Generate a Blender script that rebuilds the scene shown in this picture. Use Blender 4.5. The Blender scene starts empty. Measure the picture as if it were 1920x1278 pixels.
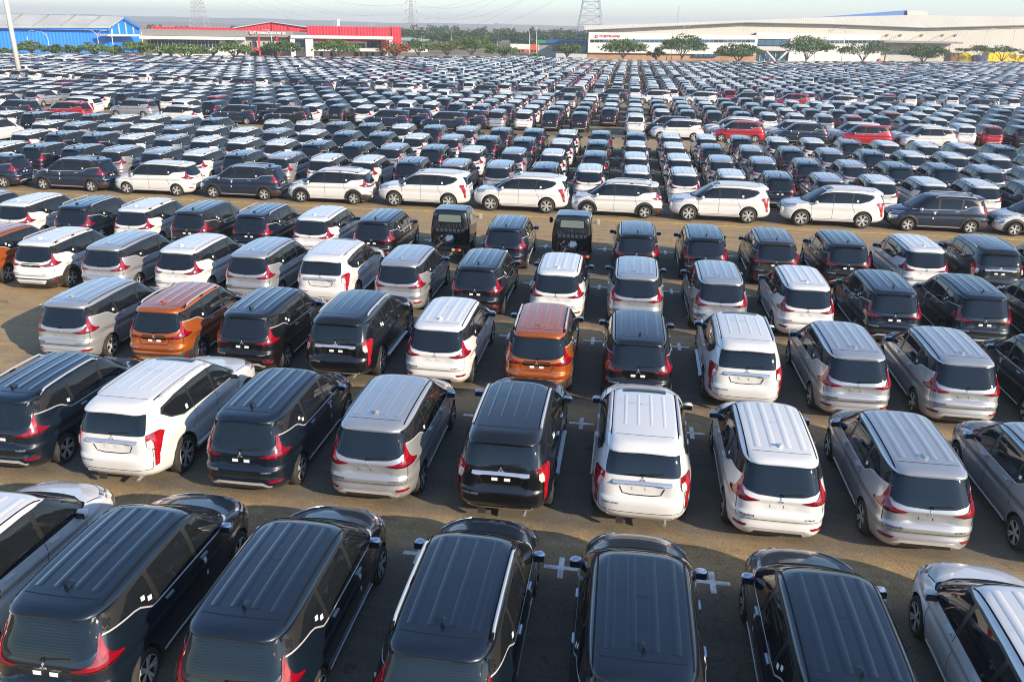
import bpy, bmesh, math, random
import numpy as np
from mathutils import Vector, Matrix
from mathutils.bvhtree import BVHTree
random.seed(7); rng = np.random.default_rng(7)
scn = bpy.context.scene
C = scn.collection
rad = math.radians

# ------------------------------------------------------------------ camera
FPX, TH, YAW, ROLL, CAMH = 1535.0, rad(20.81), rad(7.52), rad(1.14), 8.83
_c, _s = math.cos(YAW), math.sin(YAW)
FW = np.array([-_s*math.cos(TH), _c*math.cos(TH), -math.sin(TH)])
_r0 = np.array([_c, _s, 0.]); _u0 = np.cross(_r0, FW)
RT = _r0*math.cos(ROLL)+_u0*math.sin(ROLL)
UP = -_r0*math.sin(ROLL)+_u0*math.cos(ROLL)
CAMP = np.array([0, 0, CAMH])
cd = bpy.data.cameras.new('camera'); cam = bpy.data.objects.new('camera', cd); C.objects.link(cam)
cd.sensor_width = 36; cd.lens = FPX/1920*36; cd.clip_start = .3; cd.clip_end = 20000
cam.matrix_world = Matrix(((RT[0], UP[0], -FW[0], 0), (RT[1], UP[1], -FW[1], 0), (RT[2], UP[2], -FW[2], CAMH), (0, 0, 0, 1)))
scn.camera = cam

# ------------------------------------------------------------------ light
SUN_EL = rad(22.5); SX, SY = .845, -.535
w = bpy.data.worlds.new('World'); scn.world = w; w.use_nodes = True
nt = w.node_tree; nt.nodes.clear()
sky = nt.nodes.new('ShaderNodeTexSky'); sky.sky_type = 'NISHITA'; sky.sun_disc = False
sky.sun_elevation = SUN_EL; sky.sun_rotation = math.atan2(SX, SY); sky.altitude = 0
sky.air_density = 1.0; sky.dust_density = .25; sky.ozone_density = 4.0
bg = nt.nodes.new('ShaderNodeBackground'); bg.inputs[1].default_value = .15
wo = nt.nodes.new('ShaderNodeOutputWorld')
nt.links.new(sky.outputs[0], bg.inputs[0]); nt.links.new(bg.outputs[0], wo.inputs[0])
sl = bpy.data.lights.new('sun', 'SUN'); sl.energy = 4.3; sl.angle = rad(.5); sl.color = (1, .84, .64)
so = bpy.data.objects.new('sun', sl); C.objects.link(so)
sd = Vector((SX*math.cos(SUN_EL), SY*math.cos(SUN_EL), math.sin(SUN_EL)))
so.rotation_euler = (-sd).to_track_quat('-Z', 'Y').to_euler(); so.location = (60, -40, 60)
scn.view_settings.view_transform = 'Standard'; scn.view_settings.look = 'None'
scn.view_settings.exposure = .68; scn.view_settings.gamma = 1
scn.cycles.use_denoising = True
scn.cycles.max_bounces = 6; scn.cycles.diffuse_bounces = 3; scn.cycles.glossy_bounces = 3
scn.cycles.transmission_bounces = 2; scn.cycles.volume_bounces = 3; scn.cycles.transparent_max_bounces = 6
scn.cycles.sample_clamp_indirect = 4
scn.cycles.pixel_filter_type = 'BLACKMAN_HARRIS'; scn.cycles.filter_width = 1.05

# ------------------------------------------------------------------ pixel helpers (photo pixels, 1920 wide)
def ray(x, y):
    return (x-960)/FPX*RT-(y-639)/FPX*UP+FW
def grd(x, y, z=0.):
    d = ray(x, y); return CAMP+d*((z-CAMH)/d[2])
def on_plane(x, y, A, B):
    """pixel ray against the vertical plane through ground points A and B"""
    n = np.array([-(B[1]-A[1]), B[0]-A[0], 0.]); d = ray(x, y)
    t = (n@np.array([A[0], A[1], 0]))/(n@d); return CAMP+d*t

# ------------------------------------------------------------------ materials
MAT = {}
def mat(name, col, rough=.5, metal=0., coat=0., spec=.5, noise=None, emit=None, alpha=None):
    m = bpy.data.materials.new(name); m.use_nodes = True; n = m.node_tree.nodes; l = m.node_tree.links
    p = n['Principled BSDF']
    p.inputs['Base Color'].default_value = (*col, 1); p.inputs['Roughness'].default_value = rough
    p.inputs['Metallic'].default_value = metal; p.inputs['Coat Weight'].default_value = coat
    p.inputs['Coat Roughness'].default_value = .04; p.inputs['Coat IOR'].default_value = 1.52; p.inputs['Specular IOR Level'].default_value = spec
    if noise:
        sc, amt = noise
        tc = n.new('ShaderNodeTexCoord'); t = n.new('ShaderNodeTexNoise'); t.inputs['Scale'].default_value = sc
        t.inputs['Detail'].default_value = 6
        l.new(tc.outputs['Object'], t.inputs['Vector'])
        mr = n.new('ShaderNodeMapRange'); mr.inputs[1].default_value = .3; mr.inputs[2].default_value = .7
        mr.inputs[3].default_value = 1-amt; mr.inputs[4].default_value = 1+amt
        l.new(t.outputs[0], mr.inputs[0])
        mx = n.new('ShaderNodeMix'); mx.data_type = 'RGBA'; mx.blend_type = 'MULTIPLY'; mx.inputs[0].default_value = 1
        mx.inputs[6].default_value = (*col, 1); l.new(mr.outputs[0], mx.inputs[7]); l.new(mx.outputs[2], p.inputs['Base Color'])
    MAT[name] = m; return m
def paint(name, col, metal, rough, flake=.0):
    m = mat(name, col, rough, metal, 1.0, .5)
    n = m.node_tree.nodes; l = m.node_tree.links; p = n['Principled BSDF']
    # thin road dust: settles on upward faces, breaks up the gloss
    g = n.new('ShaderNodeNewGeometry'); sx = n.new('ShaderNodeSeparateXYZ'); l.new(g.outputs['Normal'], sx.inputs[0])
    tc = n.new('ShaderNodeTexCoord'); t = n.new('ShaderNodeTexNoise'); t.inputs['Scale'].default_value = 3.2; t.inputs['Detail'].default_value = 8; t.inputs['Roughness'].default_value = .7
    oi = n.new('ShaderNodeObjectInfo'); va = n.new('ShaderNodeVectorMath'); va.operation = 'ADD'
    l.new(tc.outputs['Object'], va.inputs[0]); l.new(oi.outputs['Location'], va.inputs[1]); l.new(va.outputs[0], t.inputs['Vector'])
    mr = n.new('ShaderNodeMapRange'); mr.inputs[1].default_value = .35; mr.inputs[2].default_value = .75; mr.inputs[3].default_value = .02; mr.inputs[4].default_value = .30
    l.new(t.outputs[0], mr.inputs[0])
    mu = n.new('ShaderNodeMath'); mu.operation = 'MULTIPLY'; mu.use_clamp = True; l.new(sx.outputs[2], mu.inputs[0]); l.new(mr.outputs[0], mu.inputs[1])
    mx = n.new('ShaderNodeMix'); mx.data_type = 'RGBA'; mx.inputs[6].default_value = (*col, 1); mx.inputs[7].default_value = (.30, .28, .25, 1)
    k = n.new('ShaderNodeMath'); k.operation = 'MULTIPLY'; k.inputs[1].default_value = .06; l.new(mu.outputs[0], k.inputs[0])
    l.new(k.outputs[0], mx.inputs[0]); l.new(mx.outputs[2], p.inputs['Base Color'])
    ra = n.new('ShaderNodeMath'); ra.operation = 'MULTIPLY_ADD'; ra.inputs[1].default_value = .28; ra.inputs[2].default_value = .008; l.new(mu.outputs[0], ra.inputs[0]); l.new(ra.outputs[0], p.inputs['Coat Roughness'])
    return m
PAINT = {'w': paint('paint_white', (.74, .725, .69), 0, .35), 's': paint('paint_silver', (.47, .475, .48), .55, .34),
         'd': paint('paint_dark_grey', (.005, .012, .023), .25, .35), 'b': paint('paint_black', (.005, .005, .006), 0, .3),
         'g': paint('paint_graphite', (.030, .028, .030), .4, .35), 'br': paint('paint_brown', (.050, .036, .028), .5, .35),
         'o': paint('paint_orange', (.50, .12, .018), .45, .33), 'r': paint('paint_red', (.42, .006, .016), .2, .33),
         'n': paint('paint_navy', (.010, .022, .050), .3, .33)}
mat('glass_tint', (.010, .012, .014), .025, 0, 0, .6)
mat('glass_wind', (.016, .022, .024), .04, 0, 0, .7)
mg = mat('glass_rear', (.007, .012, .019), .03, 0, 0, .5)
def _defrost(m):
    n = m.node_tree.nodes; l = m.node_tree.links; p = n['Principled BSDF']
    tc = n.new('ShaderNodeTexCoord'); s = n.new('ShaderNodeSeparateXYZ'); l.new(tc.outputs['Object'], s.inputs[0])
    a = n.new('ShaderNodeMath'); a.operation = 'MULTIPLY'; a.inputs[1].default_value = 2*math.pi/.034; l.new(s.outputs[2], a.inputs[0])
    b = n.new('ShaderNodeMath'); b.operation = 'SINE'; l.new(a.outputs[0], b.inputs[0])
    g = n.new('ShaderNodeMath'); g.operation = 'GREATER_THAN'; g.inputs[1].default_value = .72; l.new(b.outputs[0], g.inputs[0])
    ab = n.new('ShaderNodeMath'); ab.operation = 'ABSOLUTE'; l.new(s.outputs[0], ab.inputs[0])
    le = n.new('ShaderNodeMath'); le.operation = 'LESS_THAN'; le.inputs[1].default_value = .5; l.new(ab.outputs[0], le.inputs[0])
    mm = n.new('ShaderNodeMath'); mm.operation = 'MULTIPLY'; l.new(g.outputs[0], mm.inputs[0]); l.new(le.outputs[0], mm.inputs[1])
    mx = n.new('ShaderNodeMix'); mx.data_type = 'RGBA'; mx.inputs[6].default_value = (.008, .014, .022, 1); mx.inputs[7].default_value = (.014, .021, .030, 1)
    l.new(mm.outputs[0], mx.inputs[0]); l.new(mx.outputs[2], p.inputs['Base Color'])
_defrost(mg)
mat('trim_black', (.009, .009, .010), .65, 0, 0, .2)
mat('pillar_black', (.020, .019, .018), .4)
mat('cladding', (.028, .027, .026), .6)
mat('seam', (.006, .006, .006), .8)
mat('well', (.008, .008, .008), .9)
mat('tyre', (.030, .028, .026), .85, noise=(9, .35))
mat('rim_dark', (.012, .012, .013), .3)
mat('rim_silver', (.58, .57, .55), .3, .25)
mat('chrome', (.66, .68, .72), .14, .7)
mat('rail_silver', (.58, .58, .59), .28, .4)
mat('lamp_red', (.22, .002, .010), .14, 0, 1.0)
mat('lamp_dark', (.035, .003, .006), .15, 0, 1.0)
mat('lamp_bright', (.36, .005, .012), .18, 0, 1.0)
mat('lamp_clear', (.75, .73, .72), .12, .3, 1.0)
mat('lamp_amber', (.85, .22, .02), .2, 0, 1.0)
mat('headlamp', (.55, .60, .66), .08, .75, 1.0)
mat('sticker', (.85, .84, .80), .6)
mat('letter', (.60, .61, .62), .3, .6)
mat('letter_dark', (.05, .05, .05), .4)
mat('silver_trim', (.58, .57, .55), .32, .3)
mat('frame_black', (.010, .010, .011), .5)
mat('engine_grey', (.16, .15, .13), .55, .4, noise=(9, .5))
mat('tank_blue', (.16, .24, .33), .35)
mat('glass_pale', (.17, .20, .18), .10)

# ------------------------------------------------------------------ mesh buffer
class MB:
    def __init__(s): s.v = []; s.f = []; s.m = []; s.sm = []
    def add(s, verts, faces, m, smooth=True):
        o = len(s.v); s.v.extend([tuple(map(float, p)) for p in verts])
        for f in faces: s.f.append(tuple(i+o for i in f)); s.m.append(m); s.sm.append(smooth)
        return s
    def cat(s, o, M=None):
        k = len(s.v)
        s.v.extend(o.v if M is None else [tuple(M@Vector(p)) for p in o.v])
        s.f.extend(tuple(i+k for i in f) for f in o.f); s.m.extend(o.m); s.sm.extend(o.sm); return s
    def moved(s, M): return MB().cat(s, M)
    def box(s, lo, hi, m, bev=0.):
        (a, b, c), (d, e, f) = lo, hi
        if bev <= 0:
            v = [(a,b,c),(d,b,c),(d,e,c),(a,e,c),(a,b,f),(d,b,f),(d,e,f),(a,e,f)]
            q = [(0,3,2,1),(4,5,6,7),(0,1,5,4),(1,2,6,5),(2,3,7,6),(3,0,4,7)]
            return s.add(v, q, m, False)
        bm = bmesh.new(); bmesh.ops.create_cube(bm, size=1)
        for vv in bm.verts: vv.co = Vector(((a+d)/2+vv.co.x*(d-a), (b+e)/2+vv.co.y*(e-b), (c+f)/2+vv.co.z*(f-c)))
        bmesh.ops.bevel(bm, geom=list(bm.edges), offset=bev, segments=2, affect='EDGES')
        bm.verts.index_update()
        s.add([v.co for v in bm.verts], [[v.index for v in f_.verts] for f_ in bm.faces], m, False); bm.free(); return s
    def tube(s, pts, r, m, n=8, cap=True, r2=None):
        pts = [Vector(p) for p in pts]; rings = []; N = len(pts)
        for i, p in enumerate(pts):
            d = (pts[min(i+1, N-1)]-pts[max(i-1, 0)]).normalized()
            a = Vector((0, 0, 1)) if abs(d.z) < .95 else Vector((1, 0, 0))
            x = d.cross(a).normalized(); y = d.cross(x)
            rr = r if r2 is None else r+(r2-r)*i/(N-1)
            rings.append([p+x*rr*math.cos(2*math.pi*k/n)+y*rr*math.sin(2*math.pi*k/n) for k in range(n)])
        v = [q for R in rings for q in R]
        f = [(i*n+k, i*n+(k+1) % n, (i+1)*n+(k+1) % n, (i+1)*n+k) for i in range(N-1) for k in range(n)]
        if cap: f += [tuple(range(n))[::-1], tuple((N-1)*n+k for k in range(n))]
        return s.add(v, f, m, True)
    def lathe(s, prof, m, n=24, axis='x', ctr=(0, 0, 0)):
        """prof: (along axis, radius)"""
        v = []
        for a, r in prof:
            for k in range(n):
                t = 2*math.pi*k/n; p = (a, r*math.cos(t), r*math.sin(t))
                if axis == 'z': p = (r*math.cos(t), r*math.sin(t), a)
                if axis == 'y': p = (r*math.sin(t), a, r*math.cos(t))
                v.append((p[0]+ctr[0], p[1]+ctr[1], p[2]+ctr[2]))
        N = len(prof)
        f = [(i*n+k, (i+1)*n+k, (i+1)*n+(k+1) % n, i*n+(k+1) % n) for i in range(N-1) for k in range(n)]
        return s.add(v, f, m, True)
    def mesh(s, name, sub=None, sharp=None):
        me = bpy.data.meshes.new(name); me.from_pydata(s.v, [], s.f)
        names = []; idx = []
        for k in s.m:
            kk = sub if (k == 'paint' and sub) else k
            if kk not in names: names.append(kk)
            idx.append(names.index(kk))
        for k in names: me.materials.append(PAINT[k] if k in PAINT else MAT[k])
        me.polygons.foreach_set('material_index', idx); me.polygons.foreach_set('use_smooth', s.sm)
        if sharp: me.set_sharp_from_angle(angle=rad(sharp))
        me.update(); return me
def obj(name, mb, parent=None, sub=None, sharp=None, loc=None, **props):
    o = bpy.data.objects.new(name, mb.mesh(name, sub, sharp) if isinstance(mb, MB) else mb); C.objects.link(o)
    if parent: o.parent = parent
    if loc is not None: o.location = loc
    for k, v in props.items(): o[k] = v
    return o
def empty(name, loc=(0, 0, 0), rz=0, **props):
    o = bpy.data.objects.new(name, None); C.objects.link(o); o.location = loc; o.rotation_euler = (0, 0, rz); o.empty_display_size = .3
    for k, v in props.items(): o[k] = v
    return o

# ------------------------------------------------------------------ car bodies
def pchip(pts):
    x = np.array([p[0] for p in pts], float); y = np.array([p[1] for p in pts], float)
    h = np.diff(x); d = np.diff(y)/h; n = len(x); m = np.zeros(n)
    for i in range(1, n-1):
        if d[i-1]*d[i] > 0:
            w1 = 2*h[i]+h[i-1]; w2 = h[i]+2*h[i-1]; m[i] = (w1+w2)/(w1/d[i-1]+w2/d[i])
    m[0] = d[0]; m[-1] = d[-1]
    def f(q):
        q = np.clip(q, x[0], x[-1]); i = int(np.clip(np.searchsorted(x, q)-1, 0, n-2)); t = (q-x[i])/h[i]
        return ((2*t**3-3*t**2+1)*y[i]+(t**3-2*t**2+t)*h[i]*m[i]+(-2*t**3+3*t**2)*y[i+1]+(t**3-t**2)*h[i]*m[i+1])
    return f
def arc(wd, a, n, cnt):
    """quarter superellipse from (0,a) to (wd,0), resampled by length"""
    t = np.linspace(0, math.pi/2, 500); x = wd*np.sin(t)**(2/n); y = a*np.cos(t)**(2/n)
    L = np.concatenate([[0], np.cumsum(np.hypot(np.diff(x), np.diff(y)))]); q = np.linspace(0, L[-1], cnt)
    return np.interp(q, L, x), np.interp(q, L, y)
def sstep(a, b, x):
    t = min(1, max(0, (x-a)/(b-a))); return t*t*(3-2*t)

class Body:
    def __init__(s, S):
        s.S = S; W = pchip(S['w']); YR = pchip(S['yr']); YF = pchip(S['yf']); AF = pchip(S['af']); NF = pchip(S['nf'])
        NR = pchip(S['nr']); AR = S['ar']; zb, zt = S['zb'], S['zt']; s.zroof = S['zroof']
        zs = sorted(set(S['zs'])); nA, nS, nB = 22, 26, 24
        rings = []
        for z in zs:
            wd, yr, yf = W(z), YR(z), YF(z); af = AF(z); yc = yf-af; yd = yr+AR
            x1, y1 = arc(wd, af, NF(z), nA); x3, y3 = arc(wd, AR, NR(z), nB)
            ys = np.linspace(yc, yd, nS+2)[1:-1]
            half = [(x, yc+y) for x, y in zip(x1, y1)]+[(wd, y) for y in ys]+[(x, yd-y) for x, y in zip(x3[::-1], y3[::-1])]
            R = []
            for x, y in half:
                zz = z
                if z > zb:
                    zz = zb+(z-zb)*(s.zroof(x, y)-zb)/(zt-zb)
                x2, y2, z2 = S['disp'](x, y, zz)
                R.append((x2, y2, z2))
            full = R+[(-x, y, z_) for x, y, z_ in R[-2:0:-1]]
            rings.append(full)
        n = len(rings[0]); yc = -.55
        for k in (.93, .8, .6, .4, .2):
            rings.append([(x*k, yc+(y-yc)*k, s.zroof(x*k, yc+(y-yc)*k)) for x, y, _ in rings[len(zs)-1]])
        mb = MB(); v = [p for R in rings for p in R]; N = len(rings)
        f = [(i*n+k, (i+1)*n+k, (i+1)*n+(k+1) % n, i*n+(k+1) % n) for i in range(N-1) for k in range(n)]
        v.append((0, yc, s.zroof(0, yc))); f += [((N-1)*n+k, len(v)-1, (N-1)*n+(k+1) % n) for k in range(n)]
        f.append(tuple(range(n)))
        mb.add(v, f, 'paint'); s.raw = mb
        s.bvh = BVHTree.FromPolygons([Vector(p) for p in v], f)
        s.shell = s._wells(mb)
    def _wells(s, mb):
        S = s.S; me = mb.mesh('tmp_body', 'w'); o = bpy.data.objects.new('tmp_body', me); C.objects.link(o); cut = []
        for ya in S['axles']:
            for sg in (-1, 1):
                c = MB(); x0, x1 = sorted((sg*.55, sg*1.2))
                c.lathe([(x0, 0.001), (x0, S['well']), (x1, S['well']), (x1, .001)], 'well', 40, 'x', (0, ya, S['wz']))
                bm = bmesh.new(); tm = c.mesh('tmp_cut'); bm.from_mesh(tm); bmesh.ops.remove_doubles(bm, verts=bm.verts, dist=.003)
                bmesh.ops.recalc_face_normals(bm, faces=bm.faces); bm.to_mesh(tm); bm.free()
                co = bpy.data.objects.new('tmp_cut', tm); C.objects.link(co); cut.append(co)
                md = o.modifiers.new('b', 'BOOLEAN'); md.object = co; md.operation = 'DIFFERENCE'; md.solver = 'EXACT'
        bm = bmesh.new(); bm.from_mesh(me); bmesh.ops.recalc_face_normals(bm, faces=bm.faces); bm.to_mesh(me); bm.free()
        dg = bpy.context.evaluated_depsgraph_get(); ev = o.evaluated_get(dg); em = ev.to_mesh()
        out = MB(); vs = [tuple(v.co) for v in em.vertices]; fs = [tuple(p.vertices) for p in em.polygons]
        ms = []
        for p in em.polygons:
            c = p.center; k = 'paint'
            for ya in S['axles']:
                if math.hypot(c.y-ya, c.z-S['wz']) < S['well']+.002 and abs(c.x) < .98: k = 'well'
            ms.append(k)
        out.v = vs; out.f = fs; out.m = ms; out.sm = [True]*len(fs)
        ev.to_mesh_clear()
        for q in [o]+cut:
            d = q.data; bpy.data.objects.remove(q); bpy.data.meshes.remove(d)
        return out
    def hit(s, mode, p, off):
        a, b = p
        if mode == 'R': o, d = Vector((4, a, b)), Vector((-1, 0, 0))
        elif mode == 'L': o, d = Vector((-4, a, b)), Vector((1, 0, 0))
        elif mode == 'B': o, d = Vector((a, -6, b)), Vector((0, 1, 0))
        elif mode == 'F': o, d = Vector((a, 6, b)), Vector((0, -1, 0))
        elif mode == 'T': o, d = Vector((a, b, 4)), Vector((0, 0, -1))
        elif mode == 'CB':   # corner, rear: a = angle from straight back
            q = Vector((math.sin(a), -math.cos(a), 0)); o = Vector((0, -1.2, b))+q*4; d = -q
        elif mode == 'CF':
            q = Vector((math.sin(a), math.cos(a), 0)); o = Vector((0, 1.2, b))+q*4; d = -q
        h, nn, i, dist = s.bvh.ray_cast(o, d)
        if h is None:
            h, nn, i, dist = s.bvh.find_nearest(o+d*3.2)
        if nn.dot(d) > 0: nn = -nn
        return h+nn*off
    def patch(s, poly, mode, m, off=.004, cell=.06, skirt=0., mb=None):
        mb = mb or MB(); P = [tuple(p) for p in poly]
        if mode in ('CB', 'CF'): cell = cell*.9
        x0 = min(p[0] for p in P); x1 = max(p[0] for p in P); y0 = min(p[1] for p in P); y1 = max(p[1] for p in P)
        nx = max(1, math.ceil((x1-x0)/cell)); ny = max(1, math.ceil((y1-y0)/cell))
        def clip(pg, ax, val, keep_gt):
            out = []
            for i in range(len(pg)):
                a, b = pg[i], pg[(i+1) % len(pg)]
                ia = (a[ax] >= val) if keep_gt else (a[ax] <= val); ib = (b[ax] >= val) if keep_gt else (b[ax] <= val)
                if ia: out.append(a)
                if ia != ib:
                    t = (val-a[ax])/(b[ax]-a[ax]); out.append((a[0]+t*(b[0]-a[0]), a[1]+t*(b[1]-a[1])))
            return out
        cache = {}; V = []; Fc = []
        def vid(p):
            k = (round(p[0], 5), round(p[1], 5))
            if k not in cache: cache[k] = len(V); V.append(s.hit(mode, p, off))
            return cache[k]
        for i in range(nx):
            a0, a1 = x0+(x1-x0)*i/nx, x0+(x1-x0)*(i+1)/nx
            col = clip(clip(P, 0, a0, True), 0, a1, False)
            if len(col) < 3: continue
            for j in range(ny):
                b0, b1 = y0+(y1-y0)*j/ny, y0+(y1-y0)*(j+1)/ny
                pg = clip(clip(col, 1, b0, True), 1, b1, False)
                if len(pg) < 3: continue
                ids = []
                for p in pg:
                    q = vid(p)
                    if not ids or (q != ids[-1] and q != ids[0]): ids.append(q)
                if len(set(ids)) >= 3 and len(set(ids)) == len(ids): Fc.append(tuple(ids))
        mb.add(V, Fc, m)
        if skirt:
            A = [s.hit(mode, p, off) for p in P]; B = [s.hit(mode, p, off-skirt) for p in P]; n = len(P)
            mb.add(A+B, [(k, (k+1) % n, n+(k+1) % n, n+k) for k in range(n)], m)
        return mb
    def strip(s, line, mode, prof, m, mb=None, step=.06):
        """line: 2-D polyline; prof: (across, height) pairs laid along it"""
        mb = mb or MB(); L = [np.array(p, float) for p in line]; pts = [L[0]]
        for a, b in zip(L, L[1:]):
            k = max(1, int(np.linalg.norm(b-a)/step)); pts += [a+(b-a)*(i+1)/k for i in range(k)]
        V = []; n = len(prof)
        for i, p in enumerate(pts):
            d = pts[min(i+1, len(pts)-1)]-pts[max(i-1, 0)]; d = d/np.linalg.norm(d); nn = np.array([-d[1], d[0]])
            for o_, h in prof: V.append(s.hit(mode, p+nn*o_, h))
        f = [(i*n+k, i*n+k+1, (i+1)*n+k+1, (i+1)*n+k) for i in range(len(pts)-1) for k in range(n-1)]
        return mb.add(V, f, m)
def line_prof(wd, h=.003): return [(-wd/2, h), (wd/2, h)]
def rnd(poly, r=.03, k=4):
    out = []; n = len(poly)
    for i in range(n):
        p, a, b = np.array(poly[i], float), np.array(poly[i-1], float), np.array(poly[(i+1) % n], float)
        da, db = a-p, b-p; la, lb = np.linalg.norm(da), np.linalg.norm(db); q = min(r, la*.45, lb*.45)
        A, B = p+da/la*q, p+db/lb*q
        for j in range(k+1):
            t = j/k; out.append(tuple((1-t)**2*A+2*t*(1-t)*p+t*t*B))
    return out
def mir(poly): return [(-a, b) for a, b in poly][::-1]
def cb(pts, sg=1):   # (x, y, z) points near the rear corner -> (angle, z)
    q = [(math.atan2(x, -(y+1.2)), z) for x, y, z in pts]
    return q if sg > 0 else mir(q)
def cf(pts, sg=1):
    q = [(math.atan2(x, y-1.2), z) for x, y, z in pts]
    return q if sg > 0 else mir(q)

def mpv_disp(x, y, z):
    # wheel-arch lips
    if x > .55:
        for ya in (1.40, -1.375):
            d = math.hypot(y-ya, z-.316); x += .014*max(0, 1-abs(d-.40)/.07)
        # shoulder crease and hollow below it
        if -1.9 < y < 1.9:
            zl = .90+.0*y-.02*y; k = sstep(-1.95, -1.5, y)*sstep(1.95, 1.4, y)
            x -= .030*k*math.exp(-((z-(zl-.12))/.06)**2); x += .010*k*math.exp(-((z-zl)/.025)**2)
            x -= .012*k*math.exp(-((z-.36)/.06)**2)
    if y < -1.9:
        k = sstep(.47, .40, x+ (z-.8)*-.25)*sstep(.735, .765, z)*sstep(.925, .895, z); y += .035*k
    return x, y, z
MPV = dict(
    zs=[.20,.23,.26,.30,.34,.38,.42,.46,.50,.53,.56,.59,.62,.65,.68,.70,.72,.74,.76,.79,.82,.85,.88,.91,.94,.97,1.0,1.025,1.05,1.07,1.09,1.12,1.16,1.20,1.25,1.30,1.35,1.40,1.45,1.49,1.503,1.512,1.525,1.54,1.555,1.57,1.582,1.592,1.60],
    w=[(.2,.78),(.26,.815),(.35,.845),(.5,.862),(.62,.868),(.8,.872),(.88,.875),(.95,.866),(1.02,.850),(1.08,.833),(1.2,.800),(1.32,.766),(1.44,.722),(1.51,.690),(1.55,.665),(1.58,.635),(1.60,.575)],
    yr=[(.2,-2.06),(.26,-2.14),(.33,-2.205),(.40,-2.232),(.47,-2.235),(.52,-2.215),(.56,-2.205),(.59,-2.225),(.64,-2.238),(.69,-2.225),(.73,-2.185),(.90,-2.160),(.97,-2.150),(1.0,-2.135),(1.1,-2.09),(1.3,-1.985),(1.46,-1.900),(1.503,-1.875),(1.512,-1.93),(1.525,-1.968),(1.55,-1.972),(1.575,-1.94),(1.60,-1.86)],
    yf=[(.2,2.06),(.3,2.18),(.42,2.235),(.55,2.24),(.7,2.215),(.80,2.165),(.88,2.09),(.94,1.97),(.99,1.80),(1.03,1.60),(1.055,1.43),(1.07,1.36),(1.09,1.31),(1.2,1.13),(1.35,.90),(1.5,.67),(1.57,.53),(1.60,.40)],
    af=[(.2,1.6),(.75,1.55),(.86,1.4),(.94,1.25),(1.0,1.05),(1.05,.80),(1.09,.85),(1.6,.85)], nf=[(.2,4.6),(.72,4.2),(.85,3.2),(.95,2.7),(1.03,2.8),(1.09,4.0),(1.5,4.6),(1.6,5)],
    nr=[(.2,6),(.7,6),(1.0,6),(1.5,6.5),(1.6,7)], ar=2.0, zb=1.06, zt=1.60, disp=mpv_disp,
    zroof=lambda x, y: 1.685-.030*((min(.6, max(-2, y))+.45)/1.1)**2-.032*(x/.6)**2,
    axles=(1.40, -1.375), well=.362, wz=.325)
def suv_disp(x, y, z):
    if x > .55:
        for ya in (1.47, -1.33):
            d = math.hypot(y-ya, z-.386); x += .020*max(0, 1-abs(d-.48)/.09)
        if -1.9 < y < 2.0:
            k = sstep(-2.0, -1.5, y)*sstep(2.0, 1.5, y)
            x -= .020*k*math.exp(-((z-.80)/.09)**2); x += .008*k*math.exp(-((z-.99)/.04)**2)
    if y < -2.0:
        k = sstep(.46, .40, x)*sstep(.80, .83, z)*sstep(1.05, 1.02, z); y += .035*k
    return x, y, z
SUV = dict(
    zs=[.30,.33,.37,.41,.45,.49,.53,.57,.61,.65,.69,.73,.76,.78,.80,.82,.85,.88,.92,.96,1.0,1.03,1.06,1.09,1.12,1.135,1.15,1.17,1.20,1.24,1.28,1.32,1.37,1.42,1.47,1.52,1.56,1.585,1.598,1.61,1.625,1.64,1.66,1.68,1.70,1.715,1.73],
    w=[(.3,.82),(.37,.865),(.5,.893),(.7,.903),(.9,.905),(.98,.900),(1.06,.882),(1.13,.860),(1.3,.818),(1.45,.772),(1.58,.722),(1.65,.685),(1.70,.64),(1.73,.575)],
    yr=[(.3,-2.18),(.36,-2.28),(.44,-2.355),(.53,-2.385),(.66,-2.388),(.74,-2.37),(.79,-2.335),(1.06,-2.305),(1.18,-2.285),(1.3,-2.245),(1.5,-2.160),(1.585,-2.110),(1.598,-2.17),(1.615,-2.215),(1.64,-2.22),(1.67,-2.17),(1.73,-2.03)],
    yf=[(.3,2.18),(.42,2.34),(.58,2.395),(.8,2.385),(.93,2.34),(1.0,2.25),(1.05,2.10),(1.09,1.82),(1.12,1.52),(1.135,1.38),(1.15,1.31),(1.17,1.25),(1.3,1.05),(1.5,.72),(1.65,.46),(1.73,.28)],
    af=[(.3,1.7),(.85,1.6),(.97,1.4),(1.05,1.2),(1.11,.9),(1.15,.8),(1.73,.8)], nf=[(.3,4.6),(.8,4.4),(.95,3.4),(1.05,3.0),(1.12,3.0),(1.17,4.2),(1.5,4.6),(1.73,5)],
    nr=[(.3,5.5),(.7,6),(1.1,7),(1.6,7.5),(1.73,8)], ar=2.0, zb=1.14, zt=1.73, disp=suv_disp,
    zroof=lambda x, y: 1.795-.030*((min(.45, max(-2.2, y))+.7)/1.1)**2-.032*(x/.6)**2,
    axles=(1.47, -1.33), well=.445, wz=.395)

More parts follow.
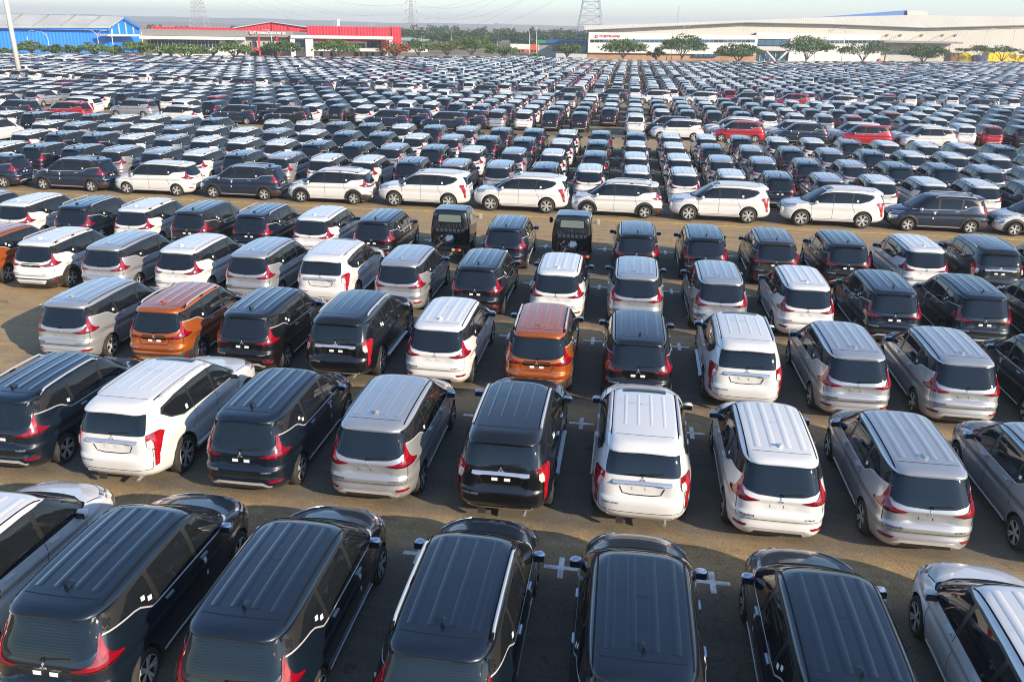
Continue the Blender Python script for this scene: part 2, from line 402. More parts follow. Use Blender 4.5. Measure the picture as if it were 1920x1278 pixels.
def wheel_parts(r, wd, style):
    ty = MB().lathe([(-wd/2+.01, r*.66), (-wd/2, r*.80), (-wd/2+.012, r*.94), (-wd/2+.045, r*.995), (0, r), (wd/2-.045, r*.995), (wd/2-.012, r*.94), (wd/2, r*.80), (wd/2-.01, r*.66)], 'tyre', 32)
    rm = MB(); R = r*.68; f = wd/2
    rm.lathe([(f-.012, R), (f-.004, R*.97), (f-.012, R*.93), (f-.05, R*.90), (f-.06, R*.2), (f-.06, .001)], 'rim_dark', 32)
    rm.lathe([(f-.002, R*1.0), (f-.001, R*.955)], 'rim_silver', 32)
    ns = 10 if style != 'multi' else 12
    for k in range(ns):
        if style == 'multi': a = 2*math.pi*(k//2)/6+(.15 if k % 2 else -.15); wsp = .024
        else: a = 2*math.pi*(k//2)/5+(.17 if k % 2 else -.17); wsp = .024
        c, s_ = math.cos(a), math.sin(a); V = []
        for q, ww, dx in ((.16*R, wsp*.8, -.022), (.6*R, wsp*.8, -.014), (.96*R, wsp*1.05, -.006)):
            for sg in (-1, 1):
                V.append((f+dx, q*c-sg*ww*s_, q*s_+sg*ww*c))
        for q, ww, dx in ((.16*R, wsp, -.05), (.6*R, wsp, -.045), (.96*R, wsp*1.2, -.035)):
            for sg in (-1, 1):
                V.append((f+dx, q*c-sg*ww*s_, q*s_+sg*ww*c))
        rm.add(V, [(0, 1, 3, 2), (2, 3, 5, 4)], 'rim_silver', False)
        rm.add(V, [(0, 2, 8, 6), (2, 4, 10, 8), (1, 7, 9, 3), (3, 9, 11, 5)], 'rim_dark', False)
    rm.lathe([(f-.02, R*.2), (f-.012, R*.15), (f-.010, .001)], 'rim_silver', 16)
    return ty, rm
def text_mb(body, size, m, bvh=None, mode='B', x=0, z=0, off=.004, ext=0., align='LEFT', flip=False):
    cu = bpy.data.curves.new('tmp_text', 'FONT'); cu.body = body; cu.size = size; cu.align_x = align; cu.extrude = ext; cu.resolution_u = 2; cu.offset = size*.02
    o = bpy.data.objects.new('tmp_text', cu); C.objects.link(o); dg = bpy.context.evaluated_depsgraph_get()
    me = bpy.data.meshes.new_from_object(o.evaluated_get(dg)); out = MB()
    out.add([v.co[:] for v in me.vertices], [tuple(p.vertices) for p in me.polygons], m, False)
    bpy.data.objects.remove(o); bpy.data.curves.remove(cu); bpy.data.meshes.remove(me)
    if bvh is not None: out.v = [tuple(bvh.hit(mode, (x+v[0], z+v[1]), off)) for v in out.v]
    return out
def diamonds(B, z0, s):
    mb = MB()
    for a in (90, 210, 330):
        t = rad(a); d = np.array([math.cos(t), math.sin(t)]); n = np.array([-d[1], d[0]])
        q = [d*.04*s, d*.5*s+n*.27*s, d*.96*s, d*.5*s-n*.27*s]
        B.patch([(p[0], z0+p[1]) for p in q], 'B', 'chrome', .010, .2, .008, mb)
    return mb

def car_parts(B, kind, opt):
    """list of (part name, parent index or None, MB). Sides: sg = +1 right, -1 left"""
    P = []; mpv = kind == 'mpv'
    def put(name, mb, par=None): P.append((name, par, mb)); return len(P)-1
    body = MB().cat(B.shell)
    side = lambda sg: 'R' if sg > 0 else 'L'
    if mpv:
        dlo = [(1.30,1.045),(.95,1.052),(0.,1.066),(-.92,1.082),(-1.03,1.095),(-1.22,1.215),(-1.34,1.245),(-1.72,1.275),(-1.93,1.285),(-1.90,1.40),(-1.80,1.515),(-1.4,1.553),(-.7,1.585),(0.,1.590),(.40,1.562),(.62,1.505),(.95,1.30),(1.2,1.125)]
        wins = [rnd([(1.10,1.075),(.17,1.085),(.17,1.545),(.40,1.535),(.60,1.475),(.9,1.28)], .04), rnd([(.07,1.085),(-.83,1.10),(-.86,1.545),(.07,1.56)], .04),
                rnd([(-.93,1.105),(-1.02,1.115),(-1.20,1.235),(-1.30,1.262),(-1.62,1.285),(-1.30,1.50),(-.95,1.54)], .03)]
        beltl = [(1.28,1.052),(0.,1.072),(-.92,1.088),(-1.03,1.101),(-1.22,1.221),(-1.34,1.251),(-1.90,1.289)]
        roofx, ry0, ry1, ribs, seam_y = .592, .50, -1.80, [-.40,-.135,.135,.40], -1.66
        wsl = [(.715,1.20),(.45,1.345),(.2,1.39),(0,1.40)]; wst = [(0,.60),(.3,.585),(.53,.535)]
        doors = [[(1.02,.42),(1.08,.75),(1.10,1.04)],[(.12,.34),(.12,1.06)],[(-.88,1.08),(-.90,.86),(-.98,.70),(-1.0,.60)]]
        handles = [(.30,.985),(-.66,1.005)]; mirp = (.925,.93,1.07)
        hoodl = [(-.74,1.30),(-.72,1.75),(-.60,1.98),(-.3,2.06),(0,2.08),(.3,2.06),(.60,1.98),(.72,1.75),(.74,1.30)]
        sill, sz = [(1.0,.30),(-.98,.30)], .055
        ax, r, tw, tx = (1.40,-1.375), .316, .205, .765
    else:
        dlo = [(1.22,1.135),(.8,1.142),(0.,1.155),(-1.15,1.178),(-1.55,1.30),(-1.78,1.465),(-1.70,1.565),(-1.2,1.63),(-.5,1.655),(.1,1.645),(.45,1.585),(.85,1.38)]
        wins = [rnd([(1.02,1.165),(.12,1.172),(.12,1.605),(.38,1.57),(.75,1.385)], .04), rnd([(.03,1.172),(-.72,1.188),(-.78,1.605),(.03,1.62)], .04), rnd([(-.80,1.192),(-1.13,1.205),(-1.50,1.318),(-1.70,1.462),(-1.62,1.53),(-.86,1.60)], .03)]
        beltl = dlo[:6]
        roofx, ry0, ry1, ribs, seam_y = .60, .30, -1.72, [-.36,-.12,.12,.36], -1.80
        wsl = [(.72,1.12),(.45,1.27),(.2,1.325),(0,1.335)]; wst = [(0,.45),(.3,.435),(.53,.38)]
        doors = [[(1.0,.50),(1.06,.80),(1.06,1.12)],[(.08,.44),(.08,1.15)],[(-.76,1.17),(-.80,.98),(-.92,.80),(-.95,.66)]]
        handles = [(.27,1.06),(-.56,1.075)]; mirp = (.96,.86,1.18)
        hoodl = [(-.78,1.24),(-.76,1.80),(-.66,2.10),(-.3,2.19),(0,2.21),(.3,2.19),(.66,2.10),(.76,1.80),(.78,1.24)]
        sill, sz = [(1.0,.40),(-.88,.40)], .06
        ax, r, tw, tx = (1.47,-1.33), .386, .265, .775
    for q in ribs:
        y0 = ry0-.14; y1 = ry1+.30
        if opt.get('sunroof'): y0 = -.08
        wd = .055 if mpv else .024
        B.strip([(q, y0), (q, y1)], 'T', [(-wd-.007, -.001), (-wd, .0035), (wd, .0035), (wd+.007, -.001)], 'paint', body, .12)
    seam = MB()
    for sg in (-1, 1):
        for dl in doors: B.strip(dl, side(sg), line_prof(.012), 'seam', seam)
        if mpv: B.strip([(1.0,.36),(-.95,.36)], side(sg), line_prof(.010), 'seam', seam)
        B.strip([(sg*roofx, ry0), (sg*roofx, ry1)], 'T', line_prof(.022, .004), 'trim_black', seam, .12)
        if mpv:
            B.strip([(-1.60,.93),(-1.2,.80),(-1.1,.74)], side(sg), line_prof(.004), 'seam', seam)
            B.strip([(sg*.70,.955),(sg*.735,.90),(sg*.74,.66),(sg*.72,.60)], 'B', line_prof(.009), 'seam', seam)
        else: B.strip([(sg*.755,.95),(sg*.755,.60),(sg*.73,.53)], 'B', line_prof(.009), 'seam', seam)
    B.strip([(-.60,seam_y+.06),(-.3,seam_y+.015),(0,seam_y),(.3,seam_y+.015),(.60,seam_y+.06)], 'T', line_prof(.012), 'seam', seam, .1)
    B.strip(hoodl, 'T', line_prof(.014), 'seam', seam, .1)
    if mpv:
        B.strip([(-.72,.60),(0,.592),(.72,.60)], 'B', line_prof(.010), 'seam', seam)
        B.strip([(-.42,.925),(-.36,.745),(.36,.745),(.42,.925)], 'B', line_prof(.010), 'seam', seam) if opt.get('dark') else None
    else:
        B.strip([(-.74,.53),(0,.52),(.74,.53)], 'B', line_prof(.012), 'seam', seam)
    body.cat(seam)
    # gloss-black daylight-opening band and pillars
    trim = MB()
    for sg in (-1, 1): B.patch(dlo, side(sg), 'pillar_black', .005, .045, 0, trim)
    if mpv:
        # black corner between side band and rear window
        for sg in (-1, 1):
            B.patch(cb([(.60,-1.9,1.495),(.60,-2.0,1.30),(.62,-2.07,1.13),(.69,-2.0,1.13),(.73,-1.93,1.285),(.80,-1.80,1.285),(.79,-1.75,1.40),(.74,-1.78,1.495)], sg), 'CB', 'trim_black', .005, .03, 0, trim)
        cowl = [(-.73,1.21)]+[(-a, b+.075) for a, b in wsl][1:]+[(a, b+.075) for a, b in wsl[::-1]][1:-1]+[(.73,1.21)]+[(a, b-.01) for a, b in wsl][1:]+[(-a, b-.01) for a, b in wsl[::-1]][1:-1]
    else:
        cowl = [(-.74,1.13)]+[(-a, b+.07) for a, b in wsl][1:]+[(a, b+.07) for a, b in wsl[::-1]][1:-1]+[(.74,1.13)]+[(a, b-.01) for a, b in wsl][1:]+[(-a, b-.01) for a, b in wsl[::-1]][1:-1]
    B.patch(cowl, 'T', 'trim_black', .003, .08, 0, trim)
    wp = wsl+[(-a, b) for a, b in wsl[::-1]][1:]
    put('body', body)
    put('window_trim', trim)
    ws = B.patch(wp+[(-a, b) for a, b in wst[::-1]][:-1]+wst, 'T', 'glass_wind', .008, .05)
    put('windscreen', ws)
    wip = MB()
    for x0, x1 in ((-.45, .12), (.1, .62)): B.strip([(x0, 1.40-.05 if mpv else 1.33-.05), (x1, (1.28 if mpv else 1.2))], 'T', [(-.012, .012), (.012, .014)], 'trim_black', wip, .1)
    put('windscreen_wiper', wip)
    for sg in (-1, 1):
        for wv in wins: put('side_window', B.patch(wv, side(sg), 'glass_tint', .010, .06))
    if mpv: rw = rnd([(-.615,1.492),(.615,1.492),(.655,1.30),(.672,1.155),(.60,1.085),(.40,1.035),(0,1.012),(-.40,1.035),(-.60,1.085),(-.672,1.155),(-.655,1.30)], .03)
    else: rw = rnd([(-.615,1.575),(.615,1.575),(.655,1.32),(.655,1.20),(-.655,1.20),(-.655,1.32)], .05)
    put('rear_window', B.patch(rw, 'B', 'glass_rear', .008, .05))
    zl = 1.05 if mpv else 1.235
    put('rear_wiper', B.strip([(-.02, zl), (.36, zl+.03)], 'B', [(-.012, .008), (0, .022), (.012, .008)], 'pillar_black', None, .1).cat(MB().lathe([(0, .03), (.03, .02), (.03, .001)], 'trim_black', 10, 'y', (0, B.hit('B', (0, zl), 0)[1]-.03, zl))))
    if mpv:   # chrome strip under the window belt
        for sg in (-1, 1):
            put('belt_moulding', B.strip(beltl, side(sg), [(-.012, .004), (0, .010), (.012, .004)], 'silver_trim' if opt.get('chrome') else 'trim_black'))
    # brake strip under the spoiler
    zz = 1.533 if mpv else 1.622
    put('high_brake_light', B.patch([(-.15, zz-.010), (.15, zz-.010), (.15, zz+.010), (-.15, zz+.010)], 'B', 'lamp_dark', .004, .1))
    for sg in (-1, 1):
        if mpv:
            tl = B.patch(rnd(cb([(.705,-1.93,1.335),(.738,-1.93,1.20),(.768,-1.92,1.10),(.805,-1.89,1.045),(.850,-1.83,1.015),(.872,-1.72,.990),(.868,-1.77,.962),(.84,-1.93,.925),(.72,-2.11,.902),(.55,-2.155,.900),(.36,-2.165,.945),(.54,-2.13,.975),(.635,-2.09,1.01),(.680,-2.02,1.10),(.692,-1.97,1.25)], sg), .015), 'CB', 'lamp_red', .016, .05, .016)
            B.patch(cb([(.86,-1.78,.957),(.83,-1.95,.93),(.72,-2.11,.908),(.55,-2.155,.906),(.40,-2.163,.938),(.56,-2.15,.925),(.72,-2.10,.93),(.83,-1.94,.952),(.866,-1.74,.972)], sg), 'CB', 'lamp_dark', .019, .05, 0, tl)
            B.patch(cb([(.80,-2.0,.955),(.72,-2.09,.94),(.60,-2.14,.937),(.60,-2.14,.950),(.72,-2.09,.955),(.80,-2.0,.97)], sg), 'CB', 'lamp_bright', .0195, .05, 0, tl)
            B.patch(cb([(.715,-1.94,1.28),(.730,-1.94,1.20),(.755,-1.94,1.08),(.715,-2.0,1.04),(.70,-1.99,1.13)], sg), 'CB', 'lamp_bright', .0185, .05, 0, tl)
        else:
            tl = B.patch(cb([(.68,-2.25,1.215),(.80,-2.2,1.235),(.862,-2.02,1.235),(.885,-1.90,1.17),(.893,-2.02,1.06),(.893,-2.08,.95),(.885,-2.16,.80),(.872,-2.2,.60),(.825,-2.29,.585),(.835,-2.25,.90),(.775,-2.28,1.0),(.69,-2.28,1.05)], sg), 'CB', 'lamp_bright', .016, .05, .016)
            B.patch(cb([(.70,-2.27,1.10),(.78,-2.25,1.12),(.80,-2.22,1.06),(.815,-2.22,.955),(.765,-2.29,.94),(.71,-2.29,1.0)], sg), 'CB', 'lamp_clear', .021, .05, .006, tl)
            B.patch(cb([(.70,-2.25,1.205),(.80,-2.19,1.225),(.86,-2.03,1.222),(.80,-2.2,1.15),(.71,-2.27,1.13)], sg), 'CB', 'lamp_red', .0195, .05, 0, tl)
        put('tail_light', tl)
    # lower rear bumper
    low = MB()
    if mpv:
        if opt.get('cross'):
            B.patch(cb([(.62,-2.2,.505),(.80,-2.08,.545),(.86,-1.86,.545),(.865,-1.76,.50),(.84,-1.80,.27),(.75,-2.0,.225),(.45,-2.1,.225),(.45,-2.2,.50)], 1), 'CB', 'cladding', .010, .06, 0, low)
            B.patch(cb([(.62,-2.2,.505),(.80,-2.08,.545),(.86,-1.86,.545),(.865,-1.76,.50),(.84,-1.80,.27),(.75,-2.0,.225),(.45,-2.1,.225),(.45,-2.2,.50)], -1), 'CB', 'cladding', .010, .06, 0, low)
            B.patch([(-.46,.50),(.46,.50),(.46,.225),(-.46,.225)], 'B', 'cladding', .008, .08, 0, low)
            B.patch([(-.55,.44),(-.48,.46),(.48,.46),(.55,.44),(.46,.33),(-.46,.33)], 'B', 'paint' , .016, .08, .01, low)
            B.patch([(-.40,.40),(.40,.40),(.36,.345),(-.36,.345)], 'B', 'silver_trim', .020, .08, 0, low)
        else:
            B.patch([(-.62,.53),(-.52,.565),(.52,.565),(.62,.53),(.52,.515),(-.52,.515)], 'B', 'seam', .003, .08, 0, low) if opt.get('dark') else None
            B.patch([(-.60,.36),(-.44,.44),(.44,.44),(.60,.36),(.56,.335),(.42,.385),(-.42,.385),(-.56,.335)], 'B', 'silver_trim', .012, .06, .010, low)
            B.patch([(-.40,.375),(.40,.375),(.46,.25),(-.46,.25)], 'B', 'cladding', .006, .08, 0, low)
    else:
        B.patch([(-.60,.42),(.60,.42),(.55,.365),(-.55,.365)], 'B', 'silver_trim' if opt.get('dark') else 'paint', .014, .08, .012, low)
        low.box((-.42, -2.26, .20), (-.28, -2.22, .34), 'cladding'); low.tube([(.45, -2.36, .30), (.45, -2.1, .31)], .032, 'chrome', 10)
    put('lower_bumper', low)
    for sg in (-1, 1):
        if mpv and not opt.get('cross'): put('reflector', B.patch(cb([(.53,-2.2,.485),(.78,-2.08,.485),(.80,-2.05,.455),(.75,-2.1,.430),(.57,-2.2,.440)], sg), 'CB', 'lamp_red', .010, .05, .006))
        elif mpv: put('reflector', B.patch(cb([(.785,-2.08,.50),(.815,-2.03,.50),(.81,-2.03,.33),(.775,-2.08,.33)], sg), 'CB', 'lamp_red', .018, .05, .008))
    if mpv:
        if opt.get('cross'):
            gz = MB(); B.patch([(-.37,.925),(-.31,.985),(.31,.985),(.37,.925),(.30,.862),(-.30,.862)], 'B', 'trim_black', .008, .08, .006, gz); put('rear_garnish', gz)
        put('badge', diamonds(B, .955 if not opt.get('cross') else .935, .062))
        pz = .835
        put('model_lettering', text_mb('XPANDER', .058, 'letter_dark' if opt.get('light') else 'letter', B, 'B', -.69, .640).cat(text_mb('CROSS' if opt.get('cross') else 'ULTIMATE', .040, 'letter_dark' if opt.get('light') else 'letter', B, 'B', .42, .645)))
    else:
        bar = B.strip([(-.52,1.085),(0,1.092),(.52,1.085)], 'B', [(-.032,.004),(-.027,.046),(-.015,.046),(.030,.006)], 'chrome'); put('chrome_bar', bar)
        put('badge', diamonds(B, 1.155, .065)); pz = .955
        B.strip([(-.40,.99),(-.34,.86),(-.2,.835),(.2,.835),(.34,.86),(.40,.99)], 'B', line_prof(.018, .006), 'seam', body)
        put('model_lettering', text_mb('PAJERO SPORT', .046, 'letter_dark' if opt.get('light') else 'letter', B, 'B', -.70, .665))
    for sg in (-1, 1):
        put('plate_bracket', B.patch([(sg*.115-.055, pz-.028), (sg*.115+.055, pz-.028), (sg*.115+.055, pz+.028), (sg*.115-.055, pz+.028)], 'B', 'sticker' if opt.get('dark') else 'paint', .010, .1, .006))
    # mirrors
    for sg in (-1, 1):
        mm = MB(); mx, my, mz = mirp
        mm.lathe([(-.10, .001), (-.098, .04), (-.07, .085), (0, .10), (.06, .090), (.090, .05), (.097, .001)], opt.get('mirror', 'paint'), 16, 'x')
        mm.v = [(sg*(mx+v[0]), my+v[1]*(.72 if v[1] < 0 else .95), mz+v[2]*.86) for v in mm.v]
        if sg < 0: mm.f = [f[::-1] for f in mm.f]
        mm.box((min(sg*.80, sg*.92), my-.02, mz-.075), (max(sg*.80, sg*.92), my+.05, mz-.02), 'trim_black', .01)
        mm.box((min(sg*(mx-.08), sg*(mx+.08)), my-.078, mz-.052), (max(sg*(mx-.08), sg*(mx+.08)), my-.066, mz+.052), 'glass_wind', .004)
        put('side_mirror', mm)
    for sg in (-1, 1):
        for hy, hz in handles: put('door_handle', B.strip([(hy+.10, hz), (hy-.10, hz+.006)], side(sg), [(-.018, .002), (-.012, .026), (.012, .028), (.018, .002)], 'chrome' if opt.get('chrome') else 'paint', None, .07))
        if mpv and opt.get('dark'):
            put('door_sticker', B.patch([(.33,.955),(.25,.955),(.27,.865),(.33,.87)], side(sg), 'sticker', .012, .05)); put('door_sticker', B.patch([(.36,.70),(.31,.70),(.31,.63),(.36,.63)], side(sg), 'sticker', .010, .05))
        put('sill_trim', B.patch([(sill[0][0], sz+.225), (sill[1][0], sz+.225), (sill[1][0], .20+(0 if mpv else .1)), (sill[0][0], .20+(0 if mpv else .1))] if mpv else [(1.0,.42),(-.86,.42),(-.86,.31),(1.0,.31)], side(sg), 'cladding' if opt.get('cross') or not mpv else 'trim_black', .006, .2).cat(
            B.strip([(.95, sill[0][1]-.02), (-.92, sill[0][1]-.02)], side(sg), [(-.014, .004), (-.010, .02), (.010, .022), (.014, .004)] if mpv else [(-.03, .01), (-.025, .085), (.025, .085), (.03, .01)], 'silver_trim', None, .2)))
    an = MB(); ay = -1.45 if mpv else -1.62; az = B.hit('T', (0, ay), 0)[2]
    if mpv:
        an.add([(-.028, ay+.10, az+.003), (.028, ay+.10, az+.003), (.034, ay-.06, az-.003), (-.034, ay-.06, az-.003), (0, ay-.075, az+.085), (0, ay-.03, az+.082)], [(0, 1, 5), (1, 2, 4, 5), (2, 3, 4), (3, 0, 5, 4)], 'paint', False)
        put('roof_antenna', an)
    if opt.get('rails') or not mpv:
        for sg in (-1, 1):
            rl = MB(); pts = []
            for t in np.linspace(0, 1, 12):
                y = (.30 if mpv else .25)+(-1.86 if mpv else -1.85)*t; x = sg*(.628 if mpv else .635); z = B.hit('T', (x, y), 0)[2]
                h = .055 if mpv else .030
                pts.append((x, y, z+h*min(1, 12*t*(1-t)+.12)-.004))
            rl.tube(pts, .022 if mpv else .026, 'rail_silver', 8)
            for y in ((.22, -.65, -1.50) if mpv else (.2, -.7, -1.5)):
                x = sg*(.628 if mpv else .635); z = B.hit('T', (x, y), 0)[2]; rl.box((x-.018, y-.10, z-.02), (x+.018, y+.05, z+(.045 if mpv else .02)), 'trim_black' if mpv else 'rail_silver', .006)
            put('roof_rail', rl)
    if opt.get('sunroof'): put('sunroof', B.patch(rnd([(-.43,.06),(.43,.06),(.43,.36),(-.43,.36)], .05), 'T', 'glass_tint', .006, .1))
    # front end
    if mpv:
        for sg in (-1, 1):
            hl = B.patch(cf([(.40,2.2,.885),(.62,2.02,.905),(.80,1.78,.925),(.84,1.62,.94),(.82,1.70,.895),(.62,2.05,.862),(.42,2.2,.85)], sg), 'CF', 'headlamp', .010, .05, .008)
            put('daytime_light', hl)
            put('headlight', B.patch(cf([(.50,2.2,.70),(.70,2.05,.74),(.80,1.9,.76),(.80,1.9,.60),(.70,2.06,.54),(.52,2.2,.56)], sg), 'CF', 'headlamp', .012, .05, .010).cat(
                B.patch(cf([(.44,2.21,.80),(.62,2.12,.83),(.84,1.82,.86),(.845,1.80,.83),(.64,2.12,.79),(.52,2.2,.72),(.48,2.2,.52),(.60,2.15,.44),(.56,2.17,.42),(.42,2.22,.50)], sg), 'CF', 'chrome', .016, .05, .012)))
        gr = B.patch([(-.42,.84),(.42,.84),(.44,.70),(.30,.36),(-.30,.36),(-.44,.70)], 'F', 'trim_black', .006, .08)
        for zz in (.80, .74): B.strip([(-.40, zz), (.40, zz)], 'F', [(-.014, .012), (0, .03), (.014, .012)], 'chrome', gr, .1)
    else:
        for sg in (-1, 1):
            put('headlight', B.patch(cf([(.42,2.3,.99),(.62,2.15,1.02),(.82,1.86,1.055),(.85,1.74,1.06),(.86,1.80,.99),(.66,2.2,.94),(.44,2.33,.92)], sg), 'CF', 'headlamp', .010, .05, .008).cat(
                B.patch(cf([(.40,2.33,.93),(.66,2.22,.92),(.88,1.8,.96),(.885,1.8,.93),(.68,2.2,.86),(.62,2.25,.55),(.56,2.28,.55),(.58,2.28,.84)], sg), 'CF', 'chrome', .014, .05, .012)))
        gr = B.patch([(-.40,.97),(.40,.97),(.44,.80),(.34,.48),(-.34,.48),(-.44,.80)], 'F', 'trim_black', .006, .08)
        for zz in (.92, .84, .76): B.strip([(-.38, zz), (.38, zz)], 'F', [(-.016, .012), (0, .032), (.016, .012)], 'chrome', gr, .1)
    put('grille', gr)
    if opt.get('cross'):
        for sg in (-1, 1):
            for ya in ax:
                c = [(ya+math.cos(t)*.425, .325+math.sin(t)*.425) for t in np.linspace(rad(-12), rad(192), 22)]
                put('arch_cladding', B.strip(c, side(sg), [(-.055, .006), (-.045, .022), (.05, .024), (.062, .002)], 'cladding', None, .09))
    for sg in (-1, 1):
        q = [(-1.12,1.13),(-1.05,1.155),(-1.12,1.235),(-1.19,1.21)] if mpv else [(-1.05,1.24),(-.97,1.24),(-.97,1.33),(-1.05,1.33)]
        q2 = [(a-.10 if mpv else a-.13, b+.085 if mpv else b+.03) for a, b in q]
        if mpv: q = [(-.99,1.19),(-1.07,1.21),(-1.05,1.27),(-.97,1.25)]; q2 = [(-1.11,1.265),(-1.18,1.285),(-1.165,1.34),(-1.09,1.325)]
        (put('window_sticker', B.patch(q2, side(sg), 'sticker', .017, .05)) if opt.get('dark') and opt.get('rails') is None else None); put('window_sticker', B.patch(q, side(sg), 'sticker', .017, .05))
    ty, rm = wheel_parts(r, tw, 'multi' if opt.get('steelish') or not mpv else 'five')
    for ya in ax:
        for sg in (-1, 1):
            M = Matrix.Translation((sg*tx, ya, r))@(Matrix.Identity(4) if sg > 0 else Matrix.Rotation(math.pi, 4, 'Z'))
            k = put('wheel_tyre', ty.moved(M)); put('rim', rm.moved(M), k)
    return P
B_MPV, B_SUV = Body(MPV), Body(SUV)
LIGHT = {'w', 's'}
PROTO = {}
def proto(col, kind):
    """kind: M plain minivan, R minivan with rails, X minivan with rails and black cladding, S sport utility"""
    if (col, kind) in PROTO: return PROTO[(col, kind)]
    opt = dict(dark=col not in LIGHT and col not in ('o', 'r'), light=col in LIGHT, chrome=col not in ('w',), mirror='chrome' if col in 'dbgbrnos' else 'paint')
    if col == 'o': opt['dark'] = True
    if kind in 'RX': opt['rails'] = True
    if kind == 'X': opt['cross'] = True
    if kind == 'S': opt['sunroof'] = col == 'w'
    P = car_parts(B_SUV if kind == 'S' else B_MPV, 'suv' if kind == 'S' else 'mpv', opt)
    MERGE = {'near': {}, 'mid': {'windscreen_wiper': 'body', 'belt_moulding': 'body', 'high_brake_light': 'body', 'lower_bumper': 'body', 'reflector': 'body', 'rear_garnish': 'body', 'badge': 'body', 'model_lettering': None, 'plate_bracket': 'body', 'door_handle': 'body', 'sill_trim': 'body', 'roof_antenna': 'body', 'grille': 'body', 'arch_cladding': 'body', 'window_sticker': 'body', 'door_sticker': 'body', 'chrome_bar': 'body', 'rear_wiper': 'body', 'window_trim': 'body', 'daytime_light': 'body', 'rim': 'wheel', 'wheel_tyre': 'wheel'}}
    for _, _, mb in P: mb.v = [(x*1.035, y*1.04, z*1.035) for x, y, z in mb.v]
    res = {}
    near = []
    for nme, par, mb in P:
        near.append((nme if nme != 'wheel_tyre' else 'wheel', par, mb.mesh(nme, col, 40 if nme == 'body' else 50)))
    res['near'] = near
    bodym = MB(); rest = []
    for i, (nme, par, mb) in enumerate(P):
        t = MERGE['mid'].get(nme, nme)
        if t is None or nme == 'rim': continue
        if t == 'body': bodym.cat(mb)
        elif nme == 'wheel_tyre': rest.append(('wheel', MB().cat(mb).cat(P[i+1][2])))
        elif nme == 'side_window':
            rest.append((nme, mb))
        else: rest.append((nme, mb))
    sw = [x for x in rest if x[0] == 'side_window']; rest = [x for x in rest if x[0] != 'side_window']
    for k in (0, 1): rest.append(('side_window', MB().cat(sw[3*k][1]).cat(sw[3*k+1][1]).cat(sw[3*k+2][1])))
    res['mid'] = [('body', None, bodym.mesh('body', col, 40))]+[(n_, None, m_.mesh(n_, col, 50)) for n_, m_ in rest]
    allm = MB()
    for nme, par, mb in P:
        if nme not in ('model_lettering', 'windscreen_wiper'): allm.cat(mb)
    res['far'] = allm.mesh('parked_car', col, 40)
    PROTO[(col, kind)] = res; return res

ORD = ['first','second','third','fourth','fifth','sixth','seventh','eighth','ninth','tenth','eleventh','twelfth','thirteenth','fourteenth','fifteenth','sixteenth','seventeenth','eighteenth','nineteenth','twentieth']
def ordn(n):
    if n <= 20: return ORD[n-1]
    t = {2: 'twenty', 3: 'thirty', 4: 'forty'}[n//10]
    return t+'-'+ORD[n % 10-1] if n % 10 else {2: 'twentieth', 3: 'thirtieth', 4: 'fortieth'}[n//10]
CN = {'w': 'white', 's': 'silver', 'd': 'dark blue-grey', 'b': 'black', 'g': 'charcoal', 'br': 'dark brown', 'o': 'orange', 'r': 'red', 'n': 'navy blue'}
KN = {'M': 'minivan', 'R': 'minivan with roof rails', 'X': 'black-clad minivan with roof rails', 'S': 'SUV'}
CARLOG = []
def put_car(col, kind, x, y, rz, lod, label):
    p = proto(col, kind); nm = 'parked_suv' if kind == 'S' else 'parked_minivan'
    pr = dict(label=label, category='SUV' if kind == 'S' else 'minivan', group='cars parked in rows on the storage yard')
    jx, jy, ja = random.uniform(-.06, .06), random.uniform(-.08, .08), random.uniform(-.016, .016)
    x += jx; y += jy; rz += ja
    if lod == 'far':
        o = obj(nm, p['far'], None, loc=(x, y, 0), **pr); o.rotation_euler = (0, 0, rz); return o
    r = empty(nm, (x, y, 0), rz, **pr); made = []
    for n_, par, me in p[lod]:
        o = bpy.data.objects.new(n_, me); C.objects.link(o); o.parent = made[par] if par is not None else r; made.append(o)
    return r

